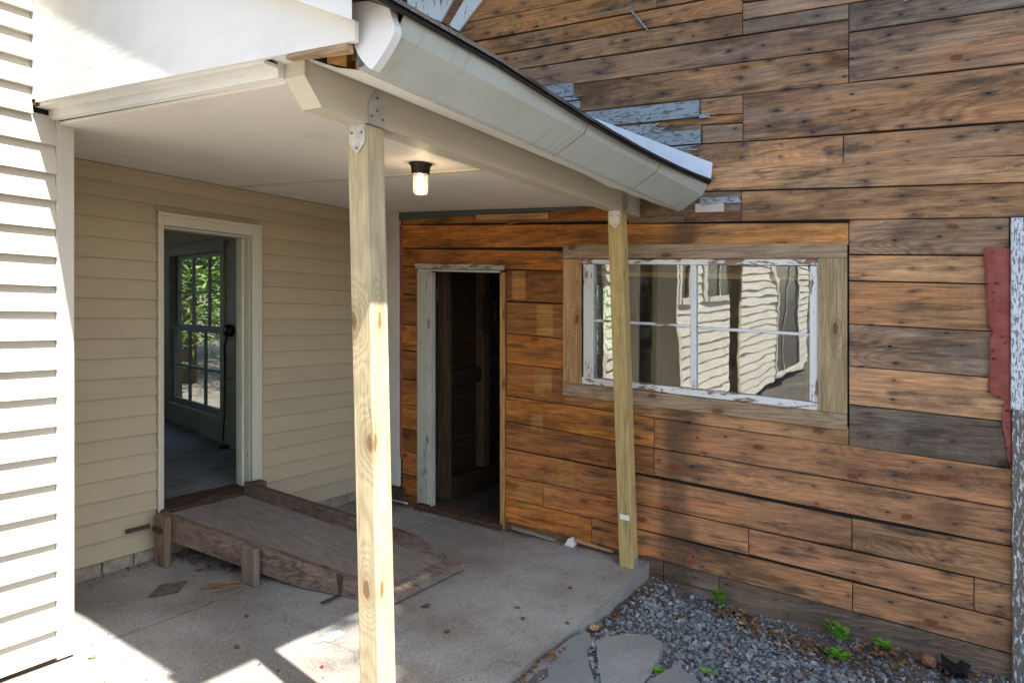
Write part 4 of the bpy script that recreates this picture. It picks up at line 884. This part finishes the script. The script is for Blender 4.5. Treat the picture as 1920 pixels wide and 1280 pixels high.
# wreath hanging inside the doorway
wr = []
for i in range(420):
    a = random.uniform(0, 6.283); b = random.uniform(0, 6.283); r0 = .115 + .035 * math.cos(b); s_ = random.uniform(.012, .028)
    c0 = Vector((5.02 + r0 * math.cos(a), YI - .13 + .035 * math.sin(b), 1.50 + r0 * math.sin(a) * 1.25)); u = Vector((random.uniform(-1, 1), random.uniform(-1, 1), random.uniform(-1, 1))).normalized(); q = u.orthogonal().normalized()
    wr.append(([tuple(c0 - u * s_), tuple(c0 + q * s_ * .3), tuple(c0 + u * s_), tuple(c0 - q * s_ * .3)], [(0, 1, 2, 3)]))
wt = thing('wreath', 'dark dried twig wreath hanging inside the barn doorway', 'wreath', (5.02, YI - .13, 1.35))
mk('twigs', *join(*wr), simple('dark_twigs', (.03, .022, .016), .8), wt, recalc=False)
mk('hoop', *tube([(5.02 + .115 * math.cos(k * .4), YI - .13, 1.50 + .144 * math.sin(k * .4)) for k in range(17)], .012, 6), MT['dark_wood'], wt, smooth=True)

# ------------------------------------------------------------------ ramp
ramp = thing('wooden_ramp', 'worn brown wooden ramp sloping from the cream doorway to the slab', 'ramp', (2.7, 3.2, 0))
RX = lambda t: 2.372 + 0.40 * t
RY = lambda t: 3.885 - 1.425 * t
RZ = lambda t: 0.272 - 0.222 * t
WD = 0.60
RC = (.20, .15, .118)
def strip(t0, t1, u0, u1, za, zb_, n=6):
    """piece of the ramp between t0..t1, u0..u1 across; za/zb_ heights as functions of t"""
    V, F = [], []
    for i in range(n + 1):
        t = t0 + (t1 - t0) * i / n
        for u in (u0, u1):
            V += [(RX(t) + u, RY(t), max(.004, zb_(t))), (RX(t) + u, RY(t), max(.008, za(t)))]
    for i in range(n):
        o, q = 4 * i, 4 * i + 4; F += [(o, o + 1, q + 1, q), (o + 2, q + 2, q + 3, o + 3), (o + 1, o + 3, q + 3, q + 1), (o, q, q + 2, o + 2)]
    F += [(0, 2, 3, 1), (4 * n, 4 * n + 1, 4 * n + 3, 4 * n + 2)]
    return V, F
mk('deck', *strip(0, .93, .04, WD - .035, RZ, lambda t: RZ(t) - .025), MT['deck'], ramp, (.235, .20, .17), label='dusty grey-brown plywood deck')
mk('end_board', *strip(.932, 1.0, .0, WD, lambda t: RZ(t) + .002, lambda t: RZ(t) - .035), MT['ramp'], ramp, RC)
mk('side_rail', *strip(.0, .93, .0, .0395, lambda t: RZ(t) + .015, lambda t: RZ(t) - .125), MT['ramp'], ramp, (.195, .135, .10))
mk('side_rail', *strip(.0, .93, WD - .0345, WD, lambda t: RZ(t) + (.085 if t < .80 else .085 - (t - .80) * .58), lambda t: max(.005, RZ(t) - .11), 16), MT['ramp'], ramp, (.115, .075, .055), label='darker raised far side rail')
mk('leg', *cbox(2.338, 2.373, 3.775, 3.89, 0.004, 0.286, .004), MT['ramp_z'], ramp, (.22, .15, .10))
mk('leg', *cbox(2.478, 2.515, 3.19, 3.30, 0.004, 0.205, .004), MT['ramp_z'], ramp, (.22, .165, .125))
mk('leg', *cbox(2.98, 3.02, 3.75, 3.86, 0.004, 0.24, .004), MT['ramp_z'], ramp, RC)
mk('stop_block', *cbox(3.005, 3.10, 3.86, 3.93, .26, .34, .006), MT['ramp'], ramp, (.12, .085, .065))
mk('strap', *join(box(2.325, 2.3375, 3.80, 3.885, .195, .222), box(2.20, 2.338, 3.925, 3.935, .20, .222)), MT['rust'], ramp)
tb = .79; bx, by = RX(tb) - .006, RY(tb)
mk('hinge_bracket', *join(prism([(by + .03, .115), (by - .022, .115), (by - .012, .02), (by + .004, .02)], fx, bx - .003, bx), box(bx - .13, bx - .004, by - .012, by + .008, .009, .014), box(bx - .0045, bx - .001, by - .0118, by + .0078, .0092, .03)), MT['rust'], ramp)
for (a, b) in ((.30, .02), (.36, .03)): mk('sill_hook', *tube([(2.37 + a, 3.95, .287), (2.40 + a, 3.92, .295), (2.43 + a, 3.88, .276)], .007, 6), MT['rust'], ramp)

# ------------------------------------------------------------------ small debris
def curl_leaf(x, y, z, s, rot, mat, name, label, cat, group=None):
    V, F = [], []; n = 6
    for i in range(n + 1):
        t = i / n; wdt = s * .42 * math.sin(math.pi * min(1, t * .9 + .06)) * (1 + .25 * math.sin(9 * t))
        lx = s * (t - .5); up = .25 * s * abs(t - .5) + .12 * s
        for u in (-1, 0, 1):
            px, py = lx, u * wdt; V.append((x + px * math.cos(rot) - py * math.sin(rot), y + px * math.sin(rot) + py * math.cos(rot), z + up * (.35 + .65 * abs(u)) * random.uniform(.6, 1.2)))
    for i in range(n):
        for k in (0, 1): F.append((3 * i + k, 3 * i + k + 1, 3 * i + k + 4, 3 * i + k + 3))
    return tag(mk(name, V, F, mat, recalc=False, smooth=True), label, cat, group)
tan = simple('tan_leaf', (.36, .24, .13), .8, 0, .3, 60.); redl = simple('red_leaf', (.25, .035, .04), .7, 0, .3, 60.); olive = simple('olive_leaf', (.12, .115, .045), .8, 0, .3, 60.); rusty = simple('rust_leaf', (.26, .11, .055), .8, 0, .3, 60.)
LEAVES = [(1.60, 3.115, .035, .3, tan, 'small cream leaf at the foot of the sunlit corner board'), (2.00, 2.42, .022, .8, rusty, 'small orange-brown leaf in the sunlit patch edge'),
          (2.13, 2.30, .020, .2, redl, 'small crimson leaf near the foot of the near post'), (2.24, 2.94, .028, .9, olive, 'dark curled leaf alone on the shaded slab left of the near post'),
          (2.87, 2.33, .05, .1, olive, 'olive curled leaf just below the low end of the ramp'), (2.72, 2.08, .035, .6, olive, 'greenish leaf right of the near post on the slab'),
          (3.06, 1.86, .03, .5, olive, 'brown leaf on the slab midway to the far post'), (3.15, 1.95, .028, 2.1, olive, 'dark leaf on the slab beside another, nearer the slab edge'),
          (3.16, 1.66, .026, 1.1, redl, 'dark red leaf on the slab near its front edge'), (3.55, 1.85, .03, .2, redl, 'dull red leaf on the slab near the far post'),
          (2.45, 3.62, .06, .5, rusty, 'crumpled rust-brown leaf under the ramp beside its first leg'), (2.02, 2.72, .03, 1.0, olive, 'dark leaf between the sunlit patches on the slab')]
for (x, y, s_, r_, mt_, lb) in LEAVES: curl_leaf(x, y, slab_z(x, y) + .002, s_, r_, mt_, 'dry_leaf', lb, 'leaf', 'dry leaves lying on the slab')
for (x, y, s_, r_, mt_, lb) in [(3.80, 1.32, .04, .4, tan, 'tan wood-chip leaf in the gravel below the slab corner'), (3.30, 1.58, .07, .2, tan, 'tan oak leaf at the tip of the smooth flagstone'),
          (3.62, .98, .035, .9, rusty, 'orange leaf in the middle of the gravel'), (3.48, .62, .04, .7, rusty, 'orange-brown leaf in the gravel near the bottom edge'), (3.95, 1.0, .05, 1.2, tan, 'splintered tan chip in the gravel')]:
    curl_leaf(x, y, gz(x, y) + .016, s_, r_, mt_, 'dry_leaf', lb, 'leaf', 'dry leaves in the gravel')
def litter(name, label, n, gen, s0, s1, mat):
    Vs, Fs = [], []
    for _ in range(n):
        x, y, z = gen(); s_ = random.uniform(s0, s1); a = random.uniform(0, 6.28); u = Vector((math.cos(a), math.sin(a), random.uniform(-.5, .5))) * s_; q = Vector((-math.sin(a), math.cos(a), random.uniform(-.6, .6))) * s_ * random.uniform(.3, .7); c0 = Vector((x, y, z + .5 * s_))
        k = len(Vs); Vs += [tuple(c0 - u), tuple(c0 - q * .9 + Vector((0, 0, .2 * s_))), tuple(c0 + u), tuple(c0 + q)]; Fs.append((k, k + 1, k + 2, k + 3))
    return tag(mk(name, Vs, Fs, mat, recalc=False), label, 'litter', kind='stuff')
def g1():
    t = random.random(); return RX(t * .6) + random.uniform(.02, .55), RY(t * .6) + random.uniform(-.02, .02), .004
litter('leaf_litter', 'dry leaves and twigs blown under the ramp', 260, g1, .012, .034, MT['dryleaf'])
def g2():
    y = random.uniform(-.1, 1.15); x = 4.13 - abs(random.gauss(0, .10)) - (.12 if .45 < y < .95 else 0); return x, y, gz(x, y) + .008
litter('leaf_litter', 'brown dead leaves gathered in the gravel along the wood wall', 420, g2, .008, .026, MT['dryleaf'])
def g3():
    x = random.uniform(2.5, 4.1); y = 1.60 - abs(random.gauss(0, .03)); return x, y, gz(x, y) + .006
litter('leaf_litter', 'dirt and leaf bits in the joint along the slab edge', 240, g3, .006, .016, MT['dryleaf'])
def g4():
    x = random.uniform(2.5, 4.15); y = random.uniform(-.4, 1.55); return x, y, gz(x, y) + .014
litter('wood_chips', 'pale wood chips scattered over the gravel', 130, g4, .006, .02, wood('chip_wood', 'X', (.42, .28, .15)))
def g6():
    if random.random() < .5: x = random.uniform(1.6, 4.1); y = 3.94 - abs(random.gauss(0, .05))
    else: y = random.uniform(1.7, 3.9); x = 4.165 - abs(random.gauss(0, .04))
    return x, y, slab_z(x, y) + .001
litter('leaf_litter', 'dirt and dead leaf bits gathered on the slab along the wall feet', 420, g6, .004, .015, MT['dryleaf'])
def g5():
    x = random.uniform(1.4, 4.1); y = random.uniform(1.66, 3.9); return x, y, slab_z(x, y) + .001
litter('slab_specks', 'tiny dark leaf crumbs scattered on the concrete slab', 420, g5, .002, .008, MT['dryleaf'])
# lath scraps at the foot of the wood wall on the slab
def scrap(y0, y1, z0, z1, th, mat, label, col=None, nm='wood_scrap', cat='wood scrap'):
    return tag(mk(nm, *plank(y0, y1, z0 + .018, z1 + .016, z0, z1, lambda a, b, d: (XW - .022 - d, a, b), 0, th, segs=3), mat, None, col), label, cat)
scrap(2.15, 1.86, .048, .034, .03, MT['trim_y'], 'split lath lying along the wall foot beside the far post', (.40, .24, .13))
scrap(2.62, 2.28, .022, .014, .025, MT['trim_y'], 'thin grey lath at the wall foot right of the doorway', (.30, .25, .20))
tag(mk('plaster_chip', *prism([(2.20, .0), (2.17, .05), (2.145, .06), (2.12, .02), (2.13, .0)], lambda a, b, d: (XW - .03 - d, a, b + .012), 0, .03), MT['white']), 'white plaster chip at the wall foot on the slab', 'plaster')
tag(mk('metal_rod', *tube([(4.13, 3.93, .03), (4.10, 3.7, .035), (4.08, 3.55, .05), (4.09, 3.50, .045)], .008, 7), MT['galv'], smooth=True), 'bent grey rod on the slab left of the barn doorway', 'rod')
st = []
for i in range(7):
    a = random.uniform(-.3, .3); x0 = random.uniform(2.26, 2.40); y0 = random.uniform(3.28, 3.40); L_ = random.uniform(.08, .17)
    st.append(tube([(x0, y0, .008 + .002 * i), (x0 + L_ * math.cos(a), y0 - .05 + L_ * math.sin(a), .01 + .002 * i)], .004, 5))
tag(mk('twig_bundle', *join(*st), MT['dryleaf']), 'few dry twigs lying beside the middle ramp leg', 'twigs')
# black plastic scrap and brick bit by the wall
V, F = [], []
for i in range(7):
    for j in range(5):
        V.append((4.08 - .028 * i + random.uniform(-.01, .01), .07 - .028 * j + random.uniform(-.01, .01), gz(4.0, 0) + .035 + .035 * math.sin(i * 1.4 + j) * math.cos(j * 1.1) + random.uniform(0, .015)))
for i in range(6):
    for j in range(4): F.append((i * 5 + j, i * 5 + j + 1, i * 5 + j + 6, i * 5 + j + 5))
o = mk('plastic_scrap', V, F, MT['black'], recalc=False, smooth=True); sm_ = o.modifiers.new('thick', 'SOLIDIFY'); sm_.thickness = .003
tag(o, 'crumpled shiny black plastic scrap at the foot of the wood wall', 'plastic')
gb = gz(4.05, .12)
V, F = cbox(4.03, 4.10, .095, .15, gb + .002, gb + .055, .008); V = [(x + random.uniform(-.006, .006), y + random.uniform(-.006, .006), z + random.uniform(-.004, .004)) for x, y, z in V]
tag(mk('brick_fragment', V, F, simple('broken_brick', (.24, .11, .065), .9, 0, .3, 50., .6)), 'broken red-brown brick bit beside the black plastic', 'brick')

# weeds
def weed(label, x, y, h, n, spread):
    t = thing('weed', label, 'weed', (x, y, gz(x, y)), 'green weeds in the gravel')
    sv, lv, lf = [], [], []
    for i in range(n):
        a = random.uniform(0, 6.28); hh = h * random.uniform(.45, 1.0); r0 = spread * random.uniform(.2, 1.0)
        tip = Vector((x + r0 * math.cos(a), y + r0 * math.sin(a), gz(x, y) + hh)); b0 = Vector((x, y, gz(x, y)))
        sv.append(tube([b0, b0.lerp(tip, .5) + Vector((0, 0, .15 * hh)), tip], .0018, 4))
        for k in range(3):
            aa = a + k * 2.1 + random.uniform(-.4, .4); L_ = random.uniform(.014, .024); dv = Vector((math.cos(aa), math.sin(aa), random.uniform(-.1, .5))) * L_; q = Vector((-math.sin(aa), math.cos(aa), 0)) * L_ * .7
            m0 = len(lv); c0 = tip + dv * .9
            lv += [tuple(tip), tuple(tip + dv * .6 - q * .8), tuple(c0 - q * .9 + dv * .3), tuple(tip + dv * 1.7), tuple(c0 + q * .9 + dv * .3), tuple(tip + dv * .6 + q * .8)]; lf.append(tuple(range(m0, m0 + 6)))
    mk('stem', *join(*sv), MT['weed'], t, recalc=False); mk('foliage', lv, lf, MT['weed'], t, recalc=False)
weed('upright bright green weed by the wall just right of the slab corner', 4.13, 1.17, .10, 14, .035)
weed('largest bushy green weed against the wall, halfway along the gravel', 4.10, .545, .085, 20, .06)
weed('small green weed against the wall, farthest right', 4.12, .325, .05, 9, .04)
weed('low green weed in the open dirt, nearer than the wall weeds', 3.89, .505, .04, 11, .04)
weed('tiny green sprout at the bottom edge of the gravel', 3.27, .99, .02, 4, .012)
weed('tiny sprout beside the rough rounded flagstone', 3.12, 1.165, .02, 4, .02)

# ------------------------------------------------------------------ trees
def tree(name, label, x, y, h, crown, cz, n, leaf, mat, group=None, seed=1, conifer=False, lobes=None):
    rg = np.random.default_rng(seed); rnd = random.Random(seed)
    t = thing(name, label, 'tree', (x, y, -.12), group)
    parts = [tube([(x, y, -.2), (x + .05, y, h * .25), (x - .08, y + .06, h * .55), (x, y, h * .92)], .022 * h, 9, .25)]
    rx, ry, rz = crown; clumps = []
    lobes = lobes or [(x, y, cz, rx, ry, rz)]
    for i in range(34 if len(lobes) == 1 else 150):
        u = rg.normal(size=3); u /= np.linalg.norm(u); r = rg.random() ** .4; lb = lobes[i % len(lobes)]
        c = np.array(lb[:3]) + u * r * np.array(lb[3:]) * .86
        if conifer: k = max(.12, 1 - (c[2] - (cz - rz)) / (2 * rz)); c[0] = x + (c[0] - x) * k * 1.3; c[1] = y + (c[1] - y) * k * 1.3
        clumps.append(c); z0 = min(h * .85, max(h * .25, c[2] - .5 * rz * rnd.random()))
        parts.append(tube([(x, y, z0), tuple((np.array([x, y, z0]) * .5 + c * .5) + rg.normal(size=3) * .1), tuple(c)], .006 * h * rnd.uniform(.5, 1), 5, .2))
    mk('trunk', *join(*parts), MT['bark'], t, smooth=True)
    cl = np.array(clumps); idx = rg.integers(0, len(cl), n); sp = np.array([rx, ry, rz]) * .26
    c = cl[idx] + rg.normal(size=(n, 3)) * sp
    c[:, 2] = np.maximum(c[:, 2], .3)
    a = rg.normal(size=(n, 3)); a[:, 2] *= .5; a /= np.linalg.norm(a, axis=1)[:, None]
    b = np.cross(a, rg.normal(size=(n, 3))); b /= np.linalg.norm(b, axis=1)[:, None]
    s = leaf * rg.uniform(.6, 1.3, (n, 1)); wd = .32 if not conifer else .2
    V = np.stack([c - a * s, c - b * s * wd, c + a * s, c + b * s * wd], 1).reshape(-1, 3)
    V[:, 2] += KX * V[:, 0] + KY * V[:, 1]
    me = bpy.data.meshes.new('crown'); org = np.array(origin_of(t))
    me.from_pydata((V - org).tolist(), [], np.arange(4 * n).reshape(-1, 4).tolist()); me.materials.append(mat)
    o = bpy.data.objects.new('crown', me); COL.objects.link(o); o.parent = t
    return t
tree('unseen_shade_tree', 'big unseen tree in the yard, its crown shaped to shade the gravel', 3.0, -4.6, 8.8, (.9, .75, .8), 7.0, 60000, .12, MT['leaf'], None, 3, False,  # added out of view, crown lobes placed to cast shade on slab and gravel
     [(3.2, -4.2, 7, 2.2, 2.4, 1.5), (2.05, -3.25, 7, 1.0, 1.1, .9), (4.2, -2.6, 7.4, 1.6, 1.3, 1.2), (2.6, -5.6, 6.6, 1.6, 1.6, 1.2), (2.5, -2.75, 7, .9, .8, .7), (1.85, -2.2, 7, .6, .38, .35), (2.6, -2.05, 7.1, .7, .4, .4)])
tree('yard_tree', 'sunlit pale green tree filling the back room window', 7.6, 11.6, 7.0, (2.3, 2.3, 2.6), 3.1, 16000, .10, MT['leaf_pale'], 'trees behind the house', 5, True)
tree('yard_tree', 'darker green tree behind the sunlit tree outside the back room window', 9.6, 15.5, 9.0, (3.4, 3.4, 3.6), 4.4, 14000, .13, MT['leaf'], 'trees behind the house', 6)
tree('yard_tree', 'green tree seen through the small window inside the barn', 11.5, 6.6, 6.0, (2.4, 2.0, 2.2), 2.8, 12000, .10, MT['leaf_pale'], 'trees behind the house', 8)
tree('evergreen_tree', 'dark evergreen beyond the far end of the sunlit cream house wall', -11.0, 4.2, 7.5, (2.6, 2.6, 3.2), 3.4, 12000, .13, MT['leaf'], None, 11, True)
